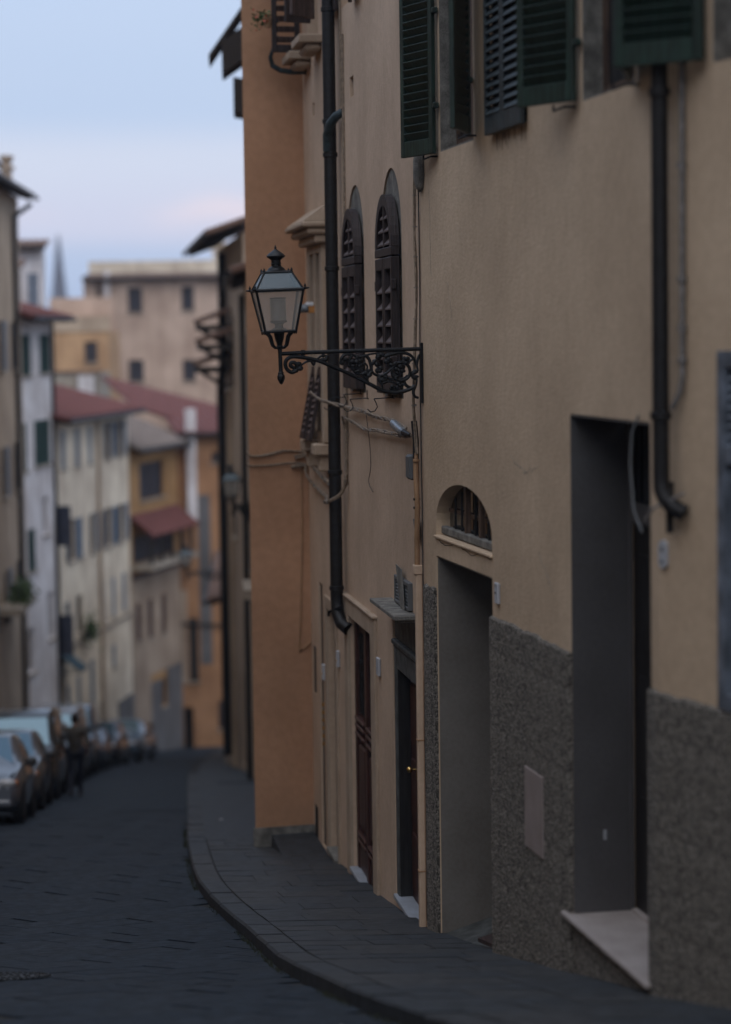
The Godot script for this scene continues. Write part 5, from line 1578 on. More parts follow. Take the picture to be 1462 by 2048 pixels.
		g.quad(Vector3(x0 + 0.01, y0 - 0.25, zz0), Vector3(x0, y0 - bv, zz0), Vector3(x1, y1 - bv, zz1), Vector3(x1 + 0.01, y1 - 0.25, zz1))
		g.quad(Vector3(x0 + bw, y0 - 0.25, zz0), Vector3(x0 + bw, y0, zz0), Vector3(x0 + bv, y0, zz0), Vector3(x0, y0 - 0.25, zz0))
		put(pv, "kerb_stone", g.mesh(), M["flag_%d" % (rg.randi() % 4)], Transform3D(Basis(), o))
		z += dz
	# weeds and moss in the gutter
	var wg := Geo.new()
	for i in 2600:
		var q := rg.randf_range(13.0, 40.0)
		if sin(q * 2.3) + sin(q * 0.9 + 1.0) + rg.randf() < 0.5: continue
		var x := interp(KERB, q) - rg.randf_range(0.0, 0.05)
		var b := Vector3(x, road_y(q) - 0.01, -q)
		var hgt := rg.randf_range(0.015, 0.06)
		var l := Vector3(rg.randf_range(-0.03, 0.02), hgt, rg.randf_range(-0.03, 0.03))
		var s := Vector3(rg.randf_range(-1, 1), 0, rg.randf_range(-1, 1)).normalized() * 0.006
		wg.tri(b - s, b + s, b + l)
	var wo := put(self, "weeds", wg.mesh(), M.weed)
	tag(wo, "short dark weeds growing along the foot of the kerb", "weeds", "", "stuff")
	# manhole cover
	var mz := 19.3
	var mx := -2.98
	var my := road_y(mz)
	var tiltb := Basis(Vector3.RIGHT, atan2(road_y(mz + 0.5) - my, 0.5))
	var mh := root("manhole_cover", Vector3(mx, my, -mz), "round cast iron cover set in the paved road", "manhole cover")
	var mg := Geo.new(Transform3D(tiltb, Vector3(0, 0.004, 0)))
	mg.lathe(Vector3.ZERO, [[0.36, -0.03], [0.36, 0.006], [0.31, 0.008], [0.30, 0.002], [0.0, 0.002]], 36)
	part(mh, "cover", mg, M.iron)
	var mt := Geo.new(Transform3D(tiltb, Vector3(0, 0.004, 0)))
	for i in 40:
		var a := TAU * i / 40
		mt.blob(Vector3(cos(a) * 0.335, 0.008, sin(a) * 0.335), Vector3(0.02, 0.012, 0.02), 6)
	for j in 3:
		for i in 10 + j * 6:
			var a := TAU * i / (10 + j * 6)
			mt.blob(Vector3(cos(a) * (0.09 + 0.08 * j), 0.004, sin(a) * (0.09 + 0.08 * j)), Vector3(0.018, 0.01, 0.018), 6)
	part(mh, "studs", mt, M.iron)
	for e in [[-0.2, 14.65, true, "torn white paper scrap on the road near the kerb"], [-2.35, 37.5, false, "small white paper scrap on the pavement beyond the steps"]]:
		var ps := root("paper_scrap", Vector3(e[0], (road_y(e[1]) if e[2] else pave_y(e[1])) + 0.004, -e[1]), e[3], "litter")
		var pg := Geo.new()
		var sl := (road_y(e[1] + 0.5) - road_y(e[1])) / 0.5
		var poly := [Vector2(-0.035, -0.012), Vector2(0.006, -0.03), Vector2(0.035, -0.006), Vector2(0.018, 0.024), Vector2(-0.024, 0.018)]
		for i in range(1, 4):
			var q := []
			for k in [0, i, i + 1]: q.append(Vector3(poly[k].x, -poly[k].y * sl * -1.0 + 0.006 + 0.01 * (k % 2), poly[k].y))
			pg.tri(q[2], q[1], q[0])
		part(ps, "sheet", pg, M.paper)

# ---------------------------------------------------------------- cars
func car(label: String, paint: Material, x: float, z: float, len: float, wid: float, hei: float, kind: String) -> void:
	# right-hand front corner (seen from the road) at x, depth z; the front looks uphill
	var dirx := (interp(CARX, z + 4.0) - interp(CARX, z)) / 4.0
	var fwd := Vector3(-dirx, road_y(z) - road_y(z + len), len).normalized()
	fwd = Vector3(-dirx * len, road_y(z) - road_y(z + len), len).normalized()
	var sidev := Vector3.UP.cross(fwd).normalized()      # points to the road centre (+x)
	var upv := fwd.cross(sidev).normalized()
	var cen := Vector3(x, 0, -z) - sidev * wid / 2 - fwd * len / 2
	cen.y = road_y(-cen.z)
	var r := root("parked_car", cen, label, "car", "cars parked along the kerb")
	r.basis = Basis(sidev, upv, fwd)
	var st: Array
	if kind == "hatch":
		st = [[-1.0, .36, .86, .50, .66, .72], [-0.94, .22, .94, .56, .80, .74], [-0.82, .15, .98, .60, .95, .72], [-0.45, .14, 1.0, .62, 1.0, .72], [0.0, .14, 1.0, .62, 1.0, .74], [0.16, .14, 1.0, .62, .97, .73], [0.50, .14, 1.0, .62, .66, .84], [0.80, .15, .97, .57, .59, .80], [0.95, .19, .90, .46, .49, .70], [1.0, .25, .80, .40, .42, .60]]
	elif kind == "van":
		st = [[-1.0, .22, .92, .52, .88, .80], [-0.97, .16, .97, .55, .97, .82], [-0.8, .12, 1.0, .55, 1.0, .84], [0.0, .12, 1.0, .55, 1.0, .84], [0.30, .12, 1.0, .55, .98, .83], [0.48, .12, 1.0, .55, .90, .82], [0.72, .12, 1.0, .53, .58, .86], [0.88, .14, .97, .48, .52, .80], [0.97, .17, .90, .40, .43, .72], [1.0, .22, .82, .34, .36, .62]]
	else:
		st = [[-1.0, .34, .84, .52, .58, .70], [-0.9, .22, .95, .58, .64, .80], [-0.62, .15, 1.0, .61, .70, .80], [-0.36, .14, 1.0, .62, .96, .70], [0.0, .14, 1.0, .62, 1.0, .72], [0.10, .14, 1.0, .62, .98, .71], [0.42, .14, 1.0, .62, .66, .84], [0.78, .15, .97, .56, .58, .80], [0.95, .19, .90, .46, .48, .70], [1.0, .25, .80, .40, .42, .60]]
	var rings := []
	for s in st:
		var zz: float = s[0] * len / 2
		var yb: float = s[1] * hei
		var w: float = s[2] * wid / 2
		var ys: float = s[3] * hei
		var yr: float = max(s[4] * hei, ys + 0.02)
		var wr: float = s[5] * wid / 2
		var half := [Vector3(w - 0.10, yb, zz), Vector3(w - 0.02, yb + 0.05, zz), Vector3(w, lerp(yb, ys, 0.35), zz), Vector3(w, lerp(yb, ys, 0.75), zz), Vector3(w - 0.03, ys, zz), Vector3(lerp(w - 0.03, wr, 0.5), lerp(ys, yr, 0.55), zz), Vector3(wr, yr - 0.04, zz), Vector3(wr - 0.10, yr, zz), Vector3(wr * 0.45, yr + 0.015, zz)]
		var ring := []
		for p in half: ring.append(p)
		for i in half.size():
			var p: Vector3 = half[half.size() - 1 - i]
			ring.append(Vector3(-p.x, p.y, p.z))
		rings.append(ring)
	var g := Geo.new()
	var m: int = rings[0].size()
	var nrm := []
	for i in rings.size():
		var row := []
		for j in m:
			var a: Vector3 = rings[min(i + 1, rings.size() - 1)][j] - rings[max(i - 1, 0)][j]
			var b: Vector3 = rings[i][(j + 1) % m] - rings[i][(j + m - 1) % m]
			row.append(b.cross(a).normalized() * -1.0 if false else a.cross(b).normalized() * -1.0)
		nrm.append(row)
	for i in rings.size() - 1:
		for j in m:
			var k := (j + 1) % m
			var ctr := Vector3(0, hei * 0.45, rings[i][j].z)
			var na: Vector3 = nrm[i][j]
			var sg := 1.0 if na.dot(rings[i][j] - ctr) > 0 else -1.0
			var A: Vector3 = rings[i][j]
			var B: Vector3 = rings[i][k]
			var C: Vector3 = rings[i + 1][k]
			var D: Vector3 = rings[i + 1][j]
			if (B - A).cross(C - A).dot((A + C) * 0.5 - ctr) > 0:
				g.trin(A, B, C, nrm[i][j] * sg, nrm[i][k] * sg, nrm[i + 1][k] * sg); g.trin(A, C, D, nrm[i][j] * sg, nrm[i + 1][k] * sg, nrm[i + 1][j] * sg)
			else:
				g.trin(A, C, B, nrm[i][j] * sg, nrm[i + 1][k] * sg, nrm[i][k] * sg); g.trin(A, D, C, nrm[i][j] * sg, nrm[i + 1][j] * sg, nrm[i + 1][k] * sg)
	for e in [0, rings.size() - 1]:
		var c := Vector3.ZERO
		for p in rings[e]: c += p / float(m)
		for j in m:
			if e == 0: g.tri(c, rings[e][j], rings[e][(j + 1) % m])
			else: g.tri(c, rings[e][(j + 1) % m], rings[e][j])
	part(r, "body", g, paint)
	# glass: windscreen, rear window, side windows, from the body's own rings
	var front := 5 if kind != "van" else 5
	var lift := func(p: Vector3, n: Vector3) -> Vector3: return p + n * 0.007
	var i0 := front
	var i1 := front + 1
	var ws := Geo.new()
	var a0: Vector3 = rings[i0][7]
	var b0: Vector3 = rings[i1][6]
	var nw := Vector3(0, (b0.z - a0.z), (a0.y - b0.y)).normalized()
	var q := [Vector3(-b0.x * 0.94, b0.y, b0.z).lerp(Vector3(-a0.x, a0.y, a0.z), 0.08), Vector3(b0.x * 0.94, b0.y, b0.z).lerp(Vector3(a0.x, a0.y, a0.z), 0.08), Vector3(a0.x, a0.y, a0.z).lerp(Vector3(b0.x, b0.y, b0.z), 0.06), Vector3(-a0.x, a0.y, a0.z).lerp(Vector3(-b0.x, b0.y, b0.z), 0.06)]
	for i in 4: q[i] += nw * 0.03
	ws.hexa([q[0], q[1], q[2], q[3], q[0] - nw * 0.02, q[1] - nw * 0.02, q[2] - nw * 0.02, q[3] - nw * 0.02])
	part(r, "windscreen", ws, M.car_glass)
	for sd in [1.0, -1.0]:
		var pairs := [[3, 4], [2, 3]] if kind != "van" else [[4, 5]]
		if kind == "sedan": pairs = [[3, 4], [4, 5]]
		for pr in pairs:
			var sw := Geo.new()
			var qq := []
			for e in [[pr[0], 4], [pr[1], 4], [pr[1], 6], [pr[0], 6]]:
				var p: Vector3 = rings[e[0]][e[1]]
				var other: Vector3 = rings[e[0]][10 - e[1]]
				qq.append(Vector3((p.lerp(other, 0.12)).x + 0.012, (p.lerp(other, 0.12)).y, p.z))
			var mid: Vector3 = (qq[0] + qq[1] + qq[2] + qq[3]) / 4.0
			for i in 4:
				qq[i] = mid + (qq[i] - mid) * 0.93
				qq[i].x *= sd
			if sd > 0: sw.hexa([qq[1], qq[0], qq[3], qq[2], qq[1] - Vector3(0.02, 0, 0), qq[0] - Vector3(0.02, 0, 0), qq[3] - Vector3(0.02, 0, 0), qq[2] - Vector3(0.02, 0, 0)])
			else: sw.hexa([qq[0], qq[1], qq[2], qq[3], qq[0] + Vector3(0.02, 0, 0), qq[1] + Vector3(0.02, 0, 0), qq[2] + Vector3(0.02, 0, 0), qq[3] + Vector3(0.02, 0, 0)])
			part(r, "side_window", sw, M.car_glass)
	# wheels
	for sd in [1.0, -1.0]:
		for wz in [0.62, -0.58]:
			var rad := 0.31 if kind != "van" else 0.34
			var wt := Transform3D(Basis(Vector3(0, 0, 1), -PI / 2 * sd), Vector3(sd * (wid / 2 - 0.19), rad, wz * len / 2))
			var tg := Geo.new(wt)
			tg.lathe(Vector3.ZERO, [[rad - 0.10, 0.0], [rad - 0.02, 0.0], [rad, 0.03], [rad, 0.17], [rad - 0.02, 0.20], [rad - 0.10, 0.205], [rad - 0.11, 0.18]], 22)
			var ty := part(r, "wheel", tg, M.tyre)
			var rm := Geo.new(wt)
			rm.lathe(Vector3.ZERO, [[rad - 0.10, 0.175], [rad - 0.12, 0.185], [0.07, 0.17], [0.05, 0.19], [0.0, 0.192]], 22)
			part(ty, "rim", rm, M.rim)
			var arch := Geo.new(Transform3D(Basis(Vector3(0, 0, 1), -PI / 2 * sd), Vector3(sd * (wid / 2 - 0.12), rad + 0.01, wz * len / 2)))
			arch.lathe(Vector3.ZERO, [[0.0, 0.123], [rad + 0.045, 0.123], [rad + 0.05, 0.118]], 22)
			part(r, "wheel_arch", arch, M.car_trim)
		var hl := Geo.new()
		hl.blob(Vector3(sd * wid * 0.355, hei * 0.46, len / 2 - 0.12), Vector3(0.17, 0.085, 0.12), 12)
		part(r, "headlight", hl, M.lamp_glass)
		var am := Geo.new()
		am.blob(Vector3(sd * wid * 0.435, hei * 0.46, len / 2 - 0.22), Vector3(0.06, 0.06, 0.12), 8)
		part(r, "indicator", am, M.lamp_amber)
		var mr := Geo.new()
		mr.cham(Vector3(sd * (wid / 2 + 0.09), hei * 0.68, len * 0.18), Vector3(0.20, 0.14, 0.10), 0.035)
		mr.tube([Vector3(sd * (wid / 2 - 0.06), hei * 0.63, len * 0.19), Vector3(sd * (wid / 2 + 0.06), hei * 0.66, len * 0.18)], 0.02, 6)
		part(r, "mirror", mr, M.car_trim)
	var gl := Geo.new()
	gl.cham(Vector3(0, hei * 0.36, len / 2 - 0.02), Vector3(wid * 0.46, 0.10, 0.08), 0.02)
	part(r, "grille", gl, M.car_trim)
	var bm := Geo.new()
	bm.cham(Vector3(0, hei * 0.235, len / 2 - 0.08), Vector3(wid * 0.84, 0.16, 0.22), 0.05)
	part(r, "bumper", bm, paint if kind == "hatch" else M.car_trim)
	var np := Geo.new()
	np.cham(Vector3(0, hei * 0.25, len / 2 + 0.036), Vector3(0.50, 0.11, 0.012), 0.004)
	part(r, "number_plate", np, M.white_paint)
const CARX := [[30, -5.15], [39.5, -5.79], [65, -7.6], [76, -8.25], [82, -8.3], [90, -7.7], [98, -6.9]]
func cars() -> void:
	for e in [
		["silver grey hatchback with amber indicators parked at the head of the row", M.car_silver, 39.3, 3.9, 1.72, 1.48, "hatch"],
		["mid grey hatchback parked behind the silver grey one", M.car_white, 44.3, 4.0, 1.70, 1.50, "hatch"],
		["tall black van parked beside the walking person", M.car_black, 49.3, 4.7, 1.82, 1.92, "van"],
		["charcoal hatchback with bright windscreen in front of the person", M.car_charcoal, 55.2, 4.1, 1.72, 1.55, "hatch"],
		["dull beige van parked below the charcoal hatchback", M.car_beige, 60.6, 4.8, 1.85, 1.95, "van"],
		["tall pale blue van parked before the cream house", M.car_pale_blue, 66.8, 5.0, 1.85, 2.05, "van"],
		["mid blue saloon parked outside the cream house", M.car_blue, 73.0, 4.3, 1.75, 1.48, "sedan"],
		["dark navy hatchback parked below the mid blue saloon", M.car_navy, 78.6, 4.0, 1.70, 1.50, "hatch"],
		["steel blue saloon parked last in the row", M.car_pale_blue, 84.2, 4.3, 1.75, 1.50, "sedan"]]:
		car(e[0], e[1], interp(CARX, e[2]), e[2], e[3], e[4], e[5], e[6])

# ---------------------------------------------------------------- the walking person
func nets(bones: Array, lo: Vector3, cell: float, dim: Vector3i, v: PackedVector3Array, n: PackedVector3Array, col: PackedColorArray, kk: float) -> void:
	var nx := dim.x + 1
	var ny := dim.y + 1
	var nz := dim.z + 1
	var fld := PackedFloat32Array()
	fld.resize(nx * ny * nz)
	var dist := func(p: Vector3) -> float:
		var d := 10.0
		for b in bones:
			var a: Vector3 = b[0]
			var ab: Vector3 = b[1] - a
			var t := clampf((p - a).dot(ab) / max(ab.length_squared(), 1e-8), 0, 1)
			var e: float = (p - a - ab * t).length() - lerpf(b[2], b[3], t)
			var h := clampf(0.5 + 0.5 * (d - e) / kk, 0, 1)
			d = lerpf(d, e, h) - kk * h * (1 - h)
		return d
	for i in nx:
		for j in ny:
			for k in nz:
				fld[(i * ny + j) * nz + k] = dist.call(lo + Vector3(i, j, k) * cell)
	var at := {}
	for i in dim.x:
		for j in dim.y:
			for k in dim.z:
				var c := Vector3.ZERO
				var cnt := 0
				var vals := []
				for q in 8: vals.append(fld[((i + (q & 1)) * ny + j + ((q >> 1) & 1)) * nz + k + (q >> 2)])
				for e in [[0, 1], [2, 3], [4, 5], [6, 7], [0, 2], [1, 3], [4, 6], [5, 7], [0, 4], [1, 5], [2, 6], [3, 7]]:
					var a: float = vals[e[0]]
					var b: float = vals[e[1]]
					if (a < 0) != (b < 0):
						var pa := Vector3(e[0] & 1, (e[0] >> 1) & 1, e[0] >> 2)
						var pb := Vector3(e[1] & 1, (e[1] >> 1) & 1, e[1] >> 2)
						c += pa.lerp(pb, a / (a - b)); cnt += 1
				if cnt: at[Vector3i(i, j, k)] = lo + (Vector3(i, j, k) + c / cnt) * cell
	var emit := func(p: Vector3) -> void:
		v.append(p)
		var h := cell * 0.5
		var d0: float = dist.call(p)
		n.append(Vector3(dist.call(p + Vector3(h, 0, 0)) - d0, dist.call(p + Vector3(0, h, 0)) - d0, dist.call(p + Vector3(0, 0, h)) - d0).normalized())
		var best := 10.0
		var cc := Color.WHITE
		for b in bones:
			var a: Vector3 = b[0]
			var ab: Vector3 = b[1] - a
			var t := clampf((p - a).dot(ab) / max(ab.length_squared(), 1e-8), 0, 1)
			var e: float = (p - a - ab * t).length() - lerpf(b[2], b[3], t)
			if e < best:
				best = e; cc = b[4]
		col.append(cc)
	for i in range(1, dim.x):
		for j in range(1, dim.y):
			for k in range(1, dim.z):
				var s: float = fld[(i * ny + j) * nz + k]
				for ax in 3:
					var stp := Vector3i.ZERO
					stp[ax] = 1
					var o := Vector3i(i, j, k) + stp
					if o.x >= nx or o.y >= ny or o.z >= nz: continue
					var s2: float = fld[(o.x * ny + o.y) * nz + o.z]
					if (s < 0) == (s2 < 0): continue
					var u := Vector3i.ZERO
					var w := Vector3i.ZERO
					u[(ax + 1) % 3] = 1; w[(ax + 2) % 3] = 1
					var b := Vector3i(i, j, k)
					var q := [at.get(b - u - w), at.get(b - w), at.get(b), at.get(b - u)]
					if q.has(null): continue
					var ord := [0, 1, 2, 0, 2, 3] if s >= 0 else [0, 2, 1, 0, 3, 2]
					for x in ord: emit.call(q[x])
func person() -> void:
	var px := -6.40
	var pz := 51.8
	var r := root("person", Vector3(px, road_y(pz), -pz), "person in grey-brown jacket and dark trousers walking downhill beside the cars", "person")
	r.rotation.y = PI + 0.05       # local +z is the way the person faces: downhill
	var ja := Color(0.060, 0.052, 0.044)
	var tr := Color(0.016, 0.021, 0.038)
	var sk := Color(0.40, 0.25, 0.18)
	var sh := Color(0.022, 0.015, 0.012)
	var ha := Color(0.02, 0.015, 0.012)
	var V := func(x: float, y: float, z: float) -> Vector3: return Vector3(x, y, z)
	var slope := -0.15
	var bones := [
		[V.call(-0.10, 0.98, 0.0), V.call(0.10, 0.98, 0.0), 0.135, 0.135, tr], [V.call(0, 1.02, 0.0), V.call(0, 1.20, -0.01), 0.150, 0.150, ja],
		[V.call(0, 1.20, -0.01), V.call(0, 1.38, 0.0), 0.155, 0.16, ja], [V.call(-0.16, 1.43, 0.0), V.call(0.16, 1.43, 0.0), 0.085, 0.085, ja],
		[V.call(0, 1.44, 0.01), V.call(0, 1.56, 0.03), 0.062, 0.056, sk],
		[V.call(-0.10, 0.94, 0.0), V.call(-0.085, 0.50, 0.16), 0.098, 0.068, tr], [V.call(-0.085, 0.50, 0.16), V.call(-0.08, 0.06, 0.24), 0.066, 0.048, tr],
		[V.call(0.10, 0.94, 0.0), V.call(0.095, 0.52, 0.02), 0.098, 0.068, tr], [V.call(0.095, 0.52, 0.02), V.call(0.09, 0.16, -0.24), 0.066, 0.046, tr],
		[V.call(-0.08, 0.035 + slope * 0.2, 0.18), V.call(-0.085, 0.025 + slope * 0.4, 0.40), 0.044, 0.036, sh], [V.call(0.09, 0.12, -0.27), V.call(0.09, 0.045, -0.10), 0.044, 0.036, sh],
		[V.call(-0.21, 1.42, 0.0), V.call(-0.30, 1.16, -0.09), 0.062, 0.050, ja], [V.call(-0.30, 1.16, -0.09), V.call(-0.245, 1.00, 0.08), 0.044, 0.034, sk],
		[V.call(0.21, 1.42, 0.0), V.call(0.30, 1.16, -0.09), 0.062, 0.050, ja], [V.call(0.30, 1.16, -0.09), V.call(0.245, 1.00, 0.08), 0.044, 0.034, sk]]
	var v := PackedVector3Array()
	var n := PackedVector3Array()
	var c := PackedColorArray()
	nets(bones, Vector3(-0.42, -0.12, -0.40), 0.024, Vector3i(36, 74, 36), v, n, c, 0.035)
	# head
	var head := [[V.call(0, 1.66, 0.03), V.call(0, 1.72, 0.02), 0.082, 0.088, ha], [V.call(0, 1.60, 0.075), V.call(0, 1.66, 0.07), 0.05, 0.065, sk], [V.call(0, 1.655, 0.14), V.call(0, 1.63, 0.15), 0.012, 0.016, sk], [V.call(-0.088, 1.66, 0.04), V.call(-0.09, 1.63, 0.045), 0.012, 0.010, sk], [V.call(0.088, 1.66, 0.04), V.call(0.09, 1.63, 0.045), 0.012, 0.010, sk], [V.call(0, 1.54, 0.03), V.call(0, 1.60, 0.035), 0.056, 0.056, sk]]
	nets(head, Vector3(-0.12, 1.50, -0.09), 0.010, Vector3i(24, 33, 27), v, n, c, 0.012)
	# hands resting at the hips, fingers curled
	for sd in [-1.0, 1.0]:
		var w := Vector3(sd * 0.243, 0.99, 0.09)
		var hb := [[w, w + Vector3(-sd * 0.01, -0.05, 0.055), 0.03, 0.032, sk]]
		for f in 4:
			var o := w + Vector3(-sd * 0.005 + sd * (f - 1.5) * 0.006, -0.05 - f * 0.012, 0.06 - f * 0.011)
			var L: float = [0.036, 0.040, 0.038, 0.030][f]
			hb.append([o, o + Vector3(-sd * 0.01, -L * 0.55, L * 0.8), 0.0095, 0.009, sk])
			hb.append([o + Vector3(-sd * 0.01, -L * 0.55, L * 0.8), o + Vector3(-sd * 0.03, -L * 1.2, L * 1.0), 0.009, 0.0075, sk])
		hb.append([w + Vector3(-sd * 0.015, -0.015, 0.03), w + Vector3(-sd * 0.04, -0.01, 0.075), 0.011, 0.009, sk])
		nets(hb, w + Vector3(-0.09, -0.16, -0.04), 0.006, Vector3i(30, 34, 34), v, n, c, 0.008)
	var arr := []
	arr.resize(Mesh.ARRAY_MAX)
	arr[Mesh.ARRAY_VERTEX] = v; arr[Mesh.ARRAY_NORMAL] = n; arr[Mesh.ARRAY_COLOR] = c
	var me := ArrayMesh.new()
	me.add_surface_from_arrays(Mesh.PRIMITIVE_TRIANGLES, arr)
	var m := StandardMaterial3D.new()
	m.vertex_color_use_as_albedo = true
	m.roughness = 0.85
	put(r, "body", me, m)

# ---------------------------------------------------------------- the houses down the street
func add_box(h: Node3D, f: Transform3D, called: String, a: Vector3, b: Vector3, m: Material) -> MeshInstance3D:
	var g := Geo.new(rel(h, f))
	g.span(a, b)
	return part(h, called, g, m)
func add_pipe(h: Node3D, f: Transform3D, called: String, pts: Array, r: float, m: Material) -> void:
	var g := Geo.new(rel(h, f))
	g.tube(pts, r, 8)
	part(h, called, g, m)
func chimney(h: Node3D, f: Transform3D, at: Vector3, w: float, hgt: float, m: Material) -> void:
	var g := Geo.new(rel(h, f) * Transform3D(Basis(), at))
	g.cham(Vector3(0, hgt / 2, 0), Vector3(w, hgt, w), 0.02)
	g.cham(Vector3(0, hgt + 0.05, 0), Vector3(w * 1.5, 0.12, w * 1.5), 0.02)
	g.lathe(Vector3(0, hgt + 0.11, 0), [[w * 0.35, 0], [w * 0.75, 0.25], [w * 0.75, 0.32], [0, 0.36]], 10)
	part(h, "chimney", g, m)
func far_houses() -> void:
	# cream house with slate blue shutters
	var f := frame(-10.7, 82.6, -9.27, 94.0)
	var o := []
	for e in [[0.95, 1.55], [3.0, 3.6], [4.95, 5.5]]: o.append([e[0], e[1], -2.9, -1.55, "closed", M.shutter_slate])
	for e in [[7.75, 8.55], [9.75, 10.55]]: o.append([e[0], e[1], -2.88, -1.5, "open", M.shutter_slate])
	for e in [[1.75, 2.65], [5.1, 5.7], [7.35, 8.35], [9.6, 10.5]]: o.append([e[0], e[1], -6.2, -4.75, "open", M.shutter_slate])
	for e in [[3.3, 3.85]]: o.append([e[0], e[1], -6.2, -4.75, "closed", M.shutter_slate])
	for e in [[6.5, 7.0], [8.2, 8.75], [10.0, 10.6]]: o.append([e[0], e[1], -8.9, -7.45, "closed", M.shutter_pale_blue])
	o.append([1.0, 1.7, -8.95, -7.6, "closed", M.plastic_grey]); o.append([2.7, 3.6, -8.95, -7.55, "dark"])
	o.append([0.95, 1.45, -12.0, -10.55, "closed", M.shutter_slate]); o.append([2.5, 3.0, -12.1, -10.4, "closed", M.shutter_slate])
	o.append([4.5, 5.1, -12.4, -10.1, "closed", M.shutter_slate]); o.append([8.1, 8.6, -10.85, -10.0, "closed", M.shutter_slate])
	o.append([5.9, 6.6, -14.5, -11.9, "door"])
	var h := house("cream_house", "cream house with slate blue shutters in tidy rows", f, 11.49, -17.5, -1.15, 8, M.wall_cream, o)
	eaves(h, f, 11.49, -1.12, 0.6, 5.0, 1.5, M.tile_red)
	add_box(h, f, "string_course", Vector3(0, -9.25, 0.002), Vector3(11.49, -9.1, 0.08), M.concrete)
	add_box(h, f, "base_panel", Vector3(8.8, -17.0, 0.003), Vector3(11.48, -12.3, 0.05), M.wall_grey)
	add_pipe(h, f, "drainpipe", [Vector3(6.2, -1.4, 0.09), Vector3(6.2, -15, 0.09)], 0.07, M.stone_trim)
	var pp := root("potted_plants", f * Vector3(3.4, -9.1, 0.2), "dark planter hanging under the cream house window", "plant")
	var pg := Geo.new(rel(pp, f))
	var rg := RandomNumberGenerator.new()
	rg.seed = 77
	for i in 260:
		var p := Vector3(3.5 + rg.randfn(0, 0.25), -8.85 + rg.randfn(0, 0.22), 0.30 + rg.randfn(0, 0.12))
		var d := Vector3(rg.randfn(), rg.randfn(), rg.randfn()).normalized() * 0.09
		var e := d.cross(Vector3(rg.randfn(), rg.randfn(), rg.randfn()).normalized()) * 0.6
		pg.quad(p - d, p - e, p + d, p + e)
	part(pp, "leaves", pg, M.leaf)
	var pb := Geo.new(rel(pp, f))
	pb.cham(Vector3(3.5, -9.0, 0.25), Vector3(0.9, 0.18, 0.22), 0.02)
	part(pp, "trough", pb, M.car_trim)
	var aw := root("awning", f * Vector3(0.5, -9.6, 0.4), "small dark blue shop awning at the near corner of the cream house", "awning")
	var ag := Geo.new(rel(aw, f))
	ag.hexa([Vector3(0.0, -9.9, 0.75), Vector3(1.1, -9.9, 0.75), Vector3(1.1, -9.84, 0.75), Vector3(0.0, -9.84, 0.75), Vector3(0.0, -9.3, 0.0), Vector3(1.1, -9.3, 0.0), Vector3(1.1, -9.24, 0.0), Vector3(0.0, -9.24, 0.0)])
	part(aw, "canvas", ag, M.awning)
	var ab := Geo.new(rel(aw, f))
	ab.tube([Vector3(0.05, -9.95, 0.0), Vector3(0.05, -9.9, 0.74)], 0.02, 6); ab.tube([Vector3(1.05, -9.95, 0.0), Vector3(1.05, -9.9, 0.74)], 0.02, 6)
	part(aw, "strut", ab, M.iron)
	# white house, green shutters
	f = frame(-11.27, 78.0, -10.72, 82.56)
	o = [[0.45, 1.85, 0.45, 1.8, "closed"], [3.05, 4.45, 0.5, 1.8, "closed"], [0.3, 1.1, -2.7, -1.1, "closed"], [2.1, 4.15, -2.6, -1.08, "closed"], [0.9, 1.9, -6.05, -4.65, "closed"], [3.0, 3.7, -5.0, -3.7, "white"], [3.4, 4.1, -8.6, -7.0, "white"], [0.6, 1.5, -9.4, -7.9, "white"], [3.2, 4.1, -13.9, -11.4, "door"], [1.0, 1.9, -12.2, -10.9, "dark"]]
	h = house("white_house", "narrow white house with deep green shutters", f, 4.59, -16.8, 2.35, 8, M.wall_white, o, "", M.shutter_teal)
	eaves(h, f, 4.59, 2.38, 0.7, 4.0, 1.3, M.tile_red, 0.4)
	add_pipe(h, f, "drainpipe", [Vector3(4.5, 2.2, 0.09), Vector3(4.5, -14.0, 0.09)], 0.06, M.pipe_dark)
	for e in [[-4.1, 0.85], [-7.9, 0.8]]: add_box(h, f, "open_shutter", Vector3(4.62, e[0] - 1.4, 0.02), Vector3(4.66, e[0], 0.55), M.car_navy)
	# pale tan house at the edge of the picture, with a chimney
	f = frame(-10.6, 66.0, -11.08, 77.95)
	o = []
	for yy in [2.2, -1.6, -5.3]:
		for x in [1.5, 5.6, 9.2]: o.append([x, x + 0.9, yy - 1.5, yy, "open", M.shutter_slate])
	h = house("tan_house", "pale tan house with overhanging eaves and a flared chimney", f, 11.97, -16.0, 6.2, 8, M.wall_pale_tan, o)
	eaves(h, f, 11.97, 6.25, 0.55, 5.0, 1.6, M.tile_grey, 0.15)
	chimney(h, f, Vector3(11.2, 6.3, -0.25), 0.32, 0.75, M.stone_trim)
	add_pipe(h, f, "drainpipe", [Vector3(10.9, 5.9, 0.5), Vector3(9.9, 5.5, 0.1), Vector3(9.7, 5.0, 0.1), Vector3(9.7, -14.0, 0.1)], 0.08, M.pipe_dark)
	add_box(h, f, "balcony", Vector3(3.5, -6.4, 0.0), Vector3(7.5, -6.2, 0.7), M.concrete)
	var bp := root("balcony_plants", f * Vector3(5.5, -6.2, 0.5), "yellow green plants on the pale tan house balcony", "plant")
	var bg := Geo.new(rel(bp, f))
	for i in 300:
		var p := Vector3(5.6 + rg.randfn(0, 0.7), -5.95 + rg.randfn(0, 0.2), 0.5 + rg.randfn(0, 0.15))
		var d := Vector3(rg.randfn(), rg.randfn(), rg.randfn()).normalized() * 0.1
		var e := d.cross(Vector3(rg.randfn(), rg.randfn(), rg.randfn()).normalized()) * 0.6
		bg.quad(p - d, p - e, p + d, p + e)
	part(bp, "leaves", bg, M.leaf)
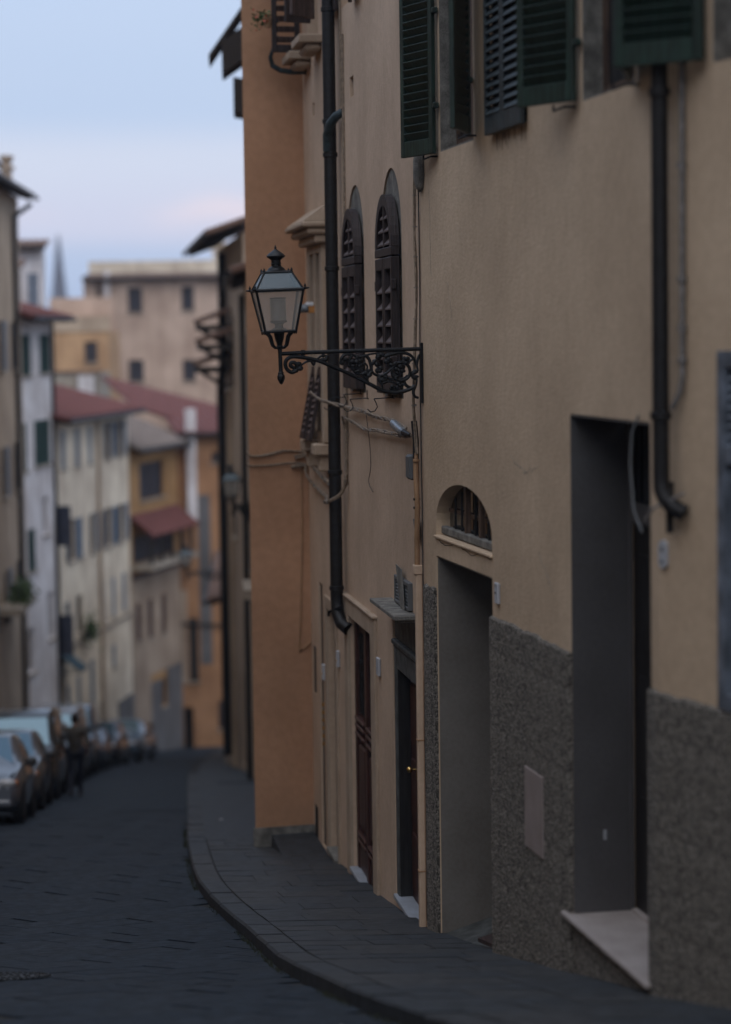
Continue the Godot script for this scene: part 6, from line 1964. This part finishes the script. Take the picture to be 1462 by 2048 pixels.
	# grey house with two little roofs behind the white one
	f = frame(-13.05, 90.0, -11.95, 90.0)
	h = house("grey_house", "pale grey upper storey with a small overhanging roof behind the white house", f, 1.1, -16, 5.1, 0.9, M.wall_white, [[0.55, 0.95, 2.9, 4.1, "closed", M.shutter_pale_blue]])
	eaves(h, f, 1.1, 5.1, 0.5, 0.9, 0.25, M.tile_brown, 0.2)
	f = frame(-13.2, 86.0, -12.35, 86.0)
	h = house("grey_house", "low grey annexe with a brown lean-to roof beside the white house", f, 0.85, -16, 4.15, 1.2, M.wall_grey, [])
	eaves(h, f, 0.85, 4.15, 0.5, 1.2, 0.35, M.tile_brown, 0.2)
	# ochre and beige house with grey roof, lean-to roof and loggia
	f = frame(-9.27, 94.1, -7.88, 100.6)
	o = [[1.35, 4.75, -4.85, -3.35, "dark"], [0.45, 1.05, -10.4, -8.9, "closed", M.shutter_brown], [2.1, 2.7, -10.45, -8.9, "closed", M.shutter_brown], [3.95, 4.55, -10.5, -8.9, "closed", M.shutter_brown], [0.3, 5.9, -7.3, -6.2, "dark"], [3.7, 4.5, -13.5, -12.35, "dark"], [1.6, 2.3, -16.5, -13.9, "door"]]
	h = house("ochre_house", "ochre house with grey tiled roof, red lean-to and brown shutters", f, 6.65, -18, -2.7, 6, M.wall_ochre, o)
	eaves(h, f, 6.65, -2.72, 0.55, 3.0, 1.5, M.tile_grey, 0.1)
	var lt := Geo.new(rel(h, f))
	tiles(lt, Vector3(0.0, -6.15, 1.0), Vector3(6.4, -6.15, 1.0), Vector3(6.4, -5.35, 0.02), Vector3(0.0, -5.35, 0.02))
	part(h, "lean_to_roof", lt, M.tile_red)
	for i in 5: add_box(h, f, "post", Vector3(0.3 + i * 1.4, -7.3, 0.70), Vector3(0.42 + i * 1.4, -6.25, 0.82), M.rafter)
	add_box(h, f, "balcony", Vector3(0.0, -7.5, 0.002), Vector3(6.4, -7.3, 0.9), M.concrete)
	for e in [[-0.0, -8.86, -7.72], [0.0, -11.5, -10.55]]: add_box(h, f, "facade_band", Vector3(0.0, e[1], 0.003), Vector3(6.64, e[2], 0.03), M.wall_beige)
	for e in [[0.0, 0.44], [1.06, 2.09], [2.71, 3.94], [4.56, 6.64]]: add_box(h, f, "facade_band", Vector3(e[0], -10.549, 0.003), Vector3(e[1], -8.861, 0.03), M.wall_beige)
	for e in [[0.0, 1.58, -17.5, -11.501], [2.32, 6.64, -11.98, -11.501], [1.58, 2.32, -13.89, -11.501]]: add_box(h, f, "facade_band", Vector3(e[0], e[2], 0.003), Vector3(e[1], e[3], 0.028), M.wall_beige)
	add_box(h, f, "string_course", Vector3(0.0, -7.90, 0.032), Vector3(6.64, -7.72, 0.10), M.shutter_brown)
	for e in [[2.31, 3.69, -17.5, -12.3], [4.51, 6.64, -17.5, -12.0], [3.69, 4.51, -17.5, -13.51]]: add_box(h, f, "base_panel", Vector3(e[0], e[2], 0.004), Vector3(e[1], e[3], 0.05), M.wall_grey)
	# long red roof behind
	f = frame(-12.0, 105.0, -5.4, 106.0)
	h = house("long_house", "long house behind with a red tiled roof sloping towards the orange front", f, 6.67, -18, -2.9, 6, M.rafter, [])
	var lr := Geo.new(Transform3D(Basis(), -h.position))
	tiles(lr, Vector3(-9.75, -1.30, -102.6), Vector3(-5.6, -2.75, -102.9), Vector3(-5.6, -1.65, -106.5), Vector3(-11.6, -0.05, -106.5))
	part(h, "roof", lr, M.tile_red)
	# rust orange house closing the street
	f = frame(-7.88, 100.75, -3.4, 101.9)
	o = [[1.45, 1.85, -3.65, -3.2, "dark"], [0.08, 0.48, -16.2, -14.0, "door"], [1.55, 1.95, -15.0, -13.8, "dark"], [0.35, 0.75, -12.9, -10.2, "closed", M.rafter]]
	h = house("rust_house", "rust orange house with patched plaster closing the street", f, 4.63, -18.5, -2.3, 4, M.wall_rust, o)
	eaves(h, f, 4.63, -2.35, 0.5, 2.0, 0.5, M.tile_red, 0.1)
	add_box(h, f, "bare_plaster", Vector3(0.85, -12.2, 0.003), Vector3(1.35, -5.0, 0.02), M.wall_grey)
	add_box(h, f, "bare_plaster", Vector3(-0.02, -13.0, 0.004), Vector3(0.3, -9.0, 0.022), M.wall_beige)
	add_box(h, f, "white_pier", Vector3(0.35, -6.0, 0.02), Vector3(0.75, -1.35, 0.35), M.wall_white)
	add_pipe(h, f, "conduit", [Vector3(0.0, -10.4, 0.1), Vector3(2.4, -10.6, 0.1)], 0.05, M.rafter)
	# pink beige block behind
	f = frame(-15.06, 130.0, -5.2, 130.0)
	o = [[2.39, 3.17, 3.02, 4.37, "dark"], [5.28, 5.96, 3.1, 4.4, "dark"], [2.36, 3.18, -0.7, 0.47, "dark"], [5.28, 5.99, -0.7, 0.43, "dark"], [0.7, 1.0, 3.0, 4.6, "dark"]]
	h = house("pink_house", "tall pinkish beige block with small dark square windows", f, 9.86, -20, 4.85, 9, M.wall_pink, o)
	eaves(h, f, 9.86, 4.92, 0.5, 2.5, 0.25, M.tile_brown, 0.0)
	add_box(h, f, "parapet", Vector3(0.0, 5.0, -3.2), Vector3(9.8, 5.88, -2.8), M.wall_cream)
	add_pipe(h, f, "drainpipe", [Vector3(1.30, 5.3, 0.1), Vector3(1.30, -4, 0.1)], 0.14, M.wall_white)
	chimney(h, f, Vector3(7.2, 5.5, -3.4), 0.7, 0.9, M.wall_cream)
	# ochre terrace house
	f = frame(-15.7, 118.0, -12.45, 118.0)
	o = [[2.02, 2.66, 0.47, 1.5, "dark"]]
	h = house("peach_house", "peach ochre house with a roof terrace and one small window", f, 3.25, -20, 2.0, 5, M.wall_peach, o)
	add_box(h, f, "terrace_parapet", Vector3(-0.1, 2.0, -0.25), Vector3(3.3, 2.75, 0.06), M.wall_pale_tan)
	add_box(h, f, "terrace_wall", Vector3(0.0, 2.0, -3.0), Vector3(3.2, 3.7, -2.8), M.wall_pink)
	f = frame(-14.6, 112.0, -12.35, 112.0)
	h = house("terrace_house", "low grey beige terrace house with a pale chimney block", f, 2.25, -20, 0.05, 5, M.concrete, [])
	add_box(h, f, "coping", Vector3(-0.1, 0.05, -0.4), Vector3(2.4, 0.15, 0.1), M.tile_brown)
	add_box(h, f, "chimney", Vector3(1.35, -1.6, 0.05), Vector3(2.05, -0.08, 0.5), M.wall_white)
	# spire on the skyline
	var sp := root("church_spire", Vector3(-50.3, -24, -400), "slender blue grey church spire on the skyline", "spire")
	var sg := Geo.new()
	sg.lathe(Vector3.ZERO, [[2.4, 0], [2.4, 30.0], [1.55, 30.5], [0.25, 42.5], [0.0, 43.2]], 8, 0.0, false)
	part(sp, "steeple", sg, M.slate_spire)
	var sb := Geo.new()
	sb.lathe(Vector3(0, 29.4, 0), [[2.45, 0], [2.75, 0.4], [2.75, 0.9], [2.3, 1.1]], 8, 0.0, false)
	part(sp, "cornice", sb, M.slate_spire)
	# right-hand houses beyond the orange one
	f = frame(-3.05, 62.0, -2.32, 50.05)
	o = [[10.3, 11.6, -8.0, -4.4, "door"], [8.2, 9.0, -4.0, -2.2, "closed"], [4.0, 5.0, -4.0, -2.2, "closed"], [8.0, 8.9, 0.0, 1.7, "closed"], [4.0, 4.9, 0.0, 1.7, "closed"]]
	h = house("grey_tan_house", "tan house in shade with a dark open doorway beyond the orange end wall", f, 11.97, -11, 3.0, 8, M.wall_pale_tan, o, "", M.green_paint)
	eaves(h, f, 11.97, 3.0, 0.4, 4.0, 1.2, M.tile_brown)
	add_pipe(h, f, "drainpipe", [Vector3(5.5, 2.6, 0.12), Vector3(5.5, -9.5, 0.12)], 0.07, M.pipe_dark)
	add_box(h, f, "balcony", Vector3(9.6, -3.9, 0.0), Vector3(11.8, -3.7, 0.25), M.concrete)
	add_box(h, f, "doorstep", Vector3(7.6, -10.2, 0.0), Vector3(10.2, -8.55, 0.9), M.slab_1)
	f = frame(-4.5, 75.0, -3.06, 62.05)
	o = [[2.0, 3.0, 0.2, 2.2, "closed"], [7.0, 8.0, 0.2, 2.2, "closed"], [2.0, 3.0, -4.0, -2.2, "closed"], [7.0, 8.0, -4.0, -2.2, "closed"], [9.0, 10.2, -10.2, -7.6, "door"]]
	h = house("brown_house", "dark fronted house with broad eaves and small tiled canopies", f, 13.03, -13, 4.3, 4, M.wall_beige, o, "", M.brown_paint)
	eaves(h, f, 13.03, 4.3, 0.95, 2.6, 1.2, M.tile_brown)
	for e in [[6.6, 2.05], [7.4, 1.5], [5.4, 0.85]]:
		var cg := Geo.new(rel(h, f))
		tiles(cg, Vector3(e[0] - 0.8, e[1], 1.0), Vector3(e[0] + 0.8, e[1], 1.0), Vector3(e[0] + 0.8, e[1] + 0.35, 0.02), Vector3(e[0] - 0.8, e[1] + 0.35, 0.02))
		part(h, "canopy", cg, M.tile_brown)
		add_box(h, f, "canopy_soffit", Vector3(e[0] - 0.75, e[1] - 0.24, 0.05), Vector3(e[0] + 0.75, e[1] - 0.085, 0.96), M.rafter)
		for x in [-0.7, 0.7]:
			var bg2 := Geo.new(rel(h, f))
			bg2.tube([Vector3(e[0] + x, e[1] - 0.06, 0.95), Vector3(e[0] + x, e[1] - 0.25, 0.75), Vector3(e[0] + x, e[1] - 0.55, 0.3), Vector3(e[0] + x, e[1] - 0.65, 0.0)], 0.05, 6)
			part(h, "canopy_bracket", bg2, M.rafter)
	add_pipe(h, f, "drainpipe", [Vector3(6.4, 4.0, 0.2), Vector3(6.4, 1.0, 0.2), Vector3(6.0, 0.2, 0.26), Vector3(5.9, -0.6, 0.26), Vector3(5.9, -10.5, 0.26)], 0.13, M.pipe_dark)
	add_box(h, f, "pipe_casing", Vector3(5.6, -10.8, 0.02), Vector3(6.2, 0.0, 0.11), M.wall_pale_tan)
	f = frame(-5.2, 92.0, -4.52, 75.05)
	o = []
	for x in [3.0, 8.0, 13.0]:
		for yy in [-7.6, -10.6]: o.append([x, x + 1.0, yy - 1.7, yy, "closed"])
	h = house("brown_house", "plain beige house at the bend below the canopied one", f, 16.96, -17, -6.6, 4, M.wall_beige, o, "", M.brown_paint)
	eaves(h, f, 16.96, -6.6, 0.5, 3.0, 0.9, M.tile_brown)
	wall_lamp(frame(-3.05, 62.0, -2.32, 50.05), 6.0, -3.75, 0.42, "weathered lantern on a short arm beyond the orange end wall", false)
	wall_lamp(frame(-5.2, 92.0, -4.52, 75.05), 12.0, -7.65, 1.3, "distant lantern on a long bracket before the rust orange house", false)
	# houses on the other side, nearer than the picture's edge
	var run := [[-6.6, -16.0, -7.6, 2.0, 10.5], [-7.6, 2.02, -8.6, 20.0, 9.5], [-8.6, 20.02, -9.6, 45.0, 8.0], [-9.6, 45.02, -10.6, 65.9, 6.4]]
	var labels := ["tall peach house opposite the start of the green shuttered front", "beige house opposite the green shuttered front", "long ochre house opposite the arched windows", "cream house opposite the orange end wall"]
	var mats := [M.wall_peach, M.wall_beige, M.wall_ochre, M.wall_cream]
	for i in 4:
		var e: Array = run[i]
		f = frame(e[0], e[1], e[2], e[3])
		var ll := Vector2(e[0] - e[2], e[1] - e[3]).length()
		o = []
		var x := 1.5
		var base := road_y(e[3])
		while x < ll - 2.0:
			var yy: float = e[4] - 1.6
			while yy - 1.6 > road_y(e[1]) + 1.5:
				o.append([x, x + 1.0, yy - 1.6, yy, "open"]); yy -= 3.4
			x += 3.6
		h = house("opposite_house", labels[i], f, ll, base - 1.5, e[4], 8, mats[i], o, "houses on the other side of the street", M.shutter_teal)
		eaves(h, f, ll, e[4] + 0.05, 0.7, 5.0, 1.8, M.tile_brown, 0.0)

# ----------------------------------------------------------------
func _ready() -> void:
	# camera
	var cam := Camera3D.new()
	cam.name = "camera"
	add_child(cam)
	cam.position = Vector3(0, 1.6, 0)
	cam.rotation_degrees = Vector3(-4.2, 0, -0.8)
	cam.near = 0.1
	cam.far = 3000.0
	cam.fov = rad_to_deg(2 * atan(1024.0 / 4800.0))
	var at := CameraAttributesPhysical.new()
	at.frustum_focal_length = 56.25
	at.frustum_focus_distance = 23.3
	at.frustum_near = 0.1
	at.frustum_far = 3000.0
	at.exposure_aperture = 0.5
	cam.attributes = at
	cam.current = true
	# sky, exposure
	var env := Environment.new()
	env.background_mode = Environment.BG_SKY
	env.sky = make_sky()
	env.background_energy_multiplier = 0.84
	env.tonemap_mode = Environment.TONE_MAPPER_LINEAR
	env.tonemap_exposure = 1.22
	env.fog_enabled = true
	env.fog_density = 0.00035
	env.fog_light_color = Color(0.80, 0.86, 0.97)
	env.sdfgi_enabled = true
	env.ssao_enabled = true
	env.ssil_enabled = true
	var we := WorldEnvironment.new()
	we.name = "world_environment"
	we.environment = env
	add_child(we)
	# weak soft daylight after sunset, from high above the open end of the street
	var sun := DirectionalLight3D.new()
	sun.name = "sun"
	sun.light_energy = 0.5
	sun.light_angular_distance = 90.0
	sun.light_color = Color(1.0, 0.965, 0.93)
	sun.shadow_enabled = true
	add_child(sun)
	sun.look_at_from_position(Vector3(1.0, 10, 5), Vector3.ZERO)
	make_materials()
	# setting, then the near houses, then the rest
	ground()
	house_green()
	house_arched()
	house_orange()
	far_houses()
	wall_lamp(FA, 0.0, 0.0, 1.325, "black iron lantern on a scrolled bracket at the joint of the tan houses", true, -0.04)
	wires()
	cars()
	person()
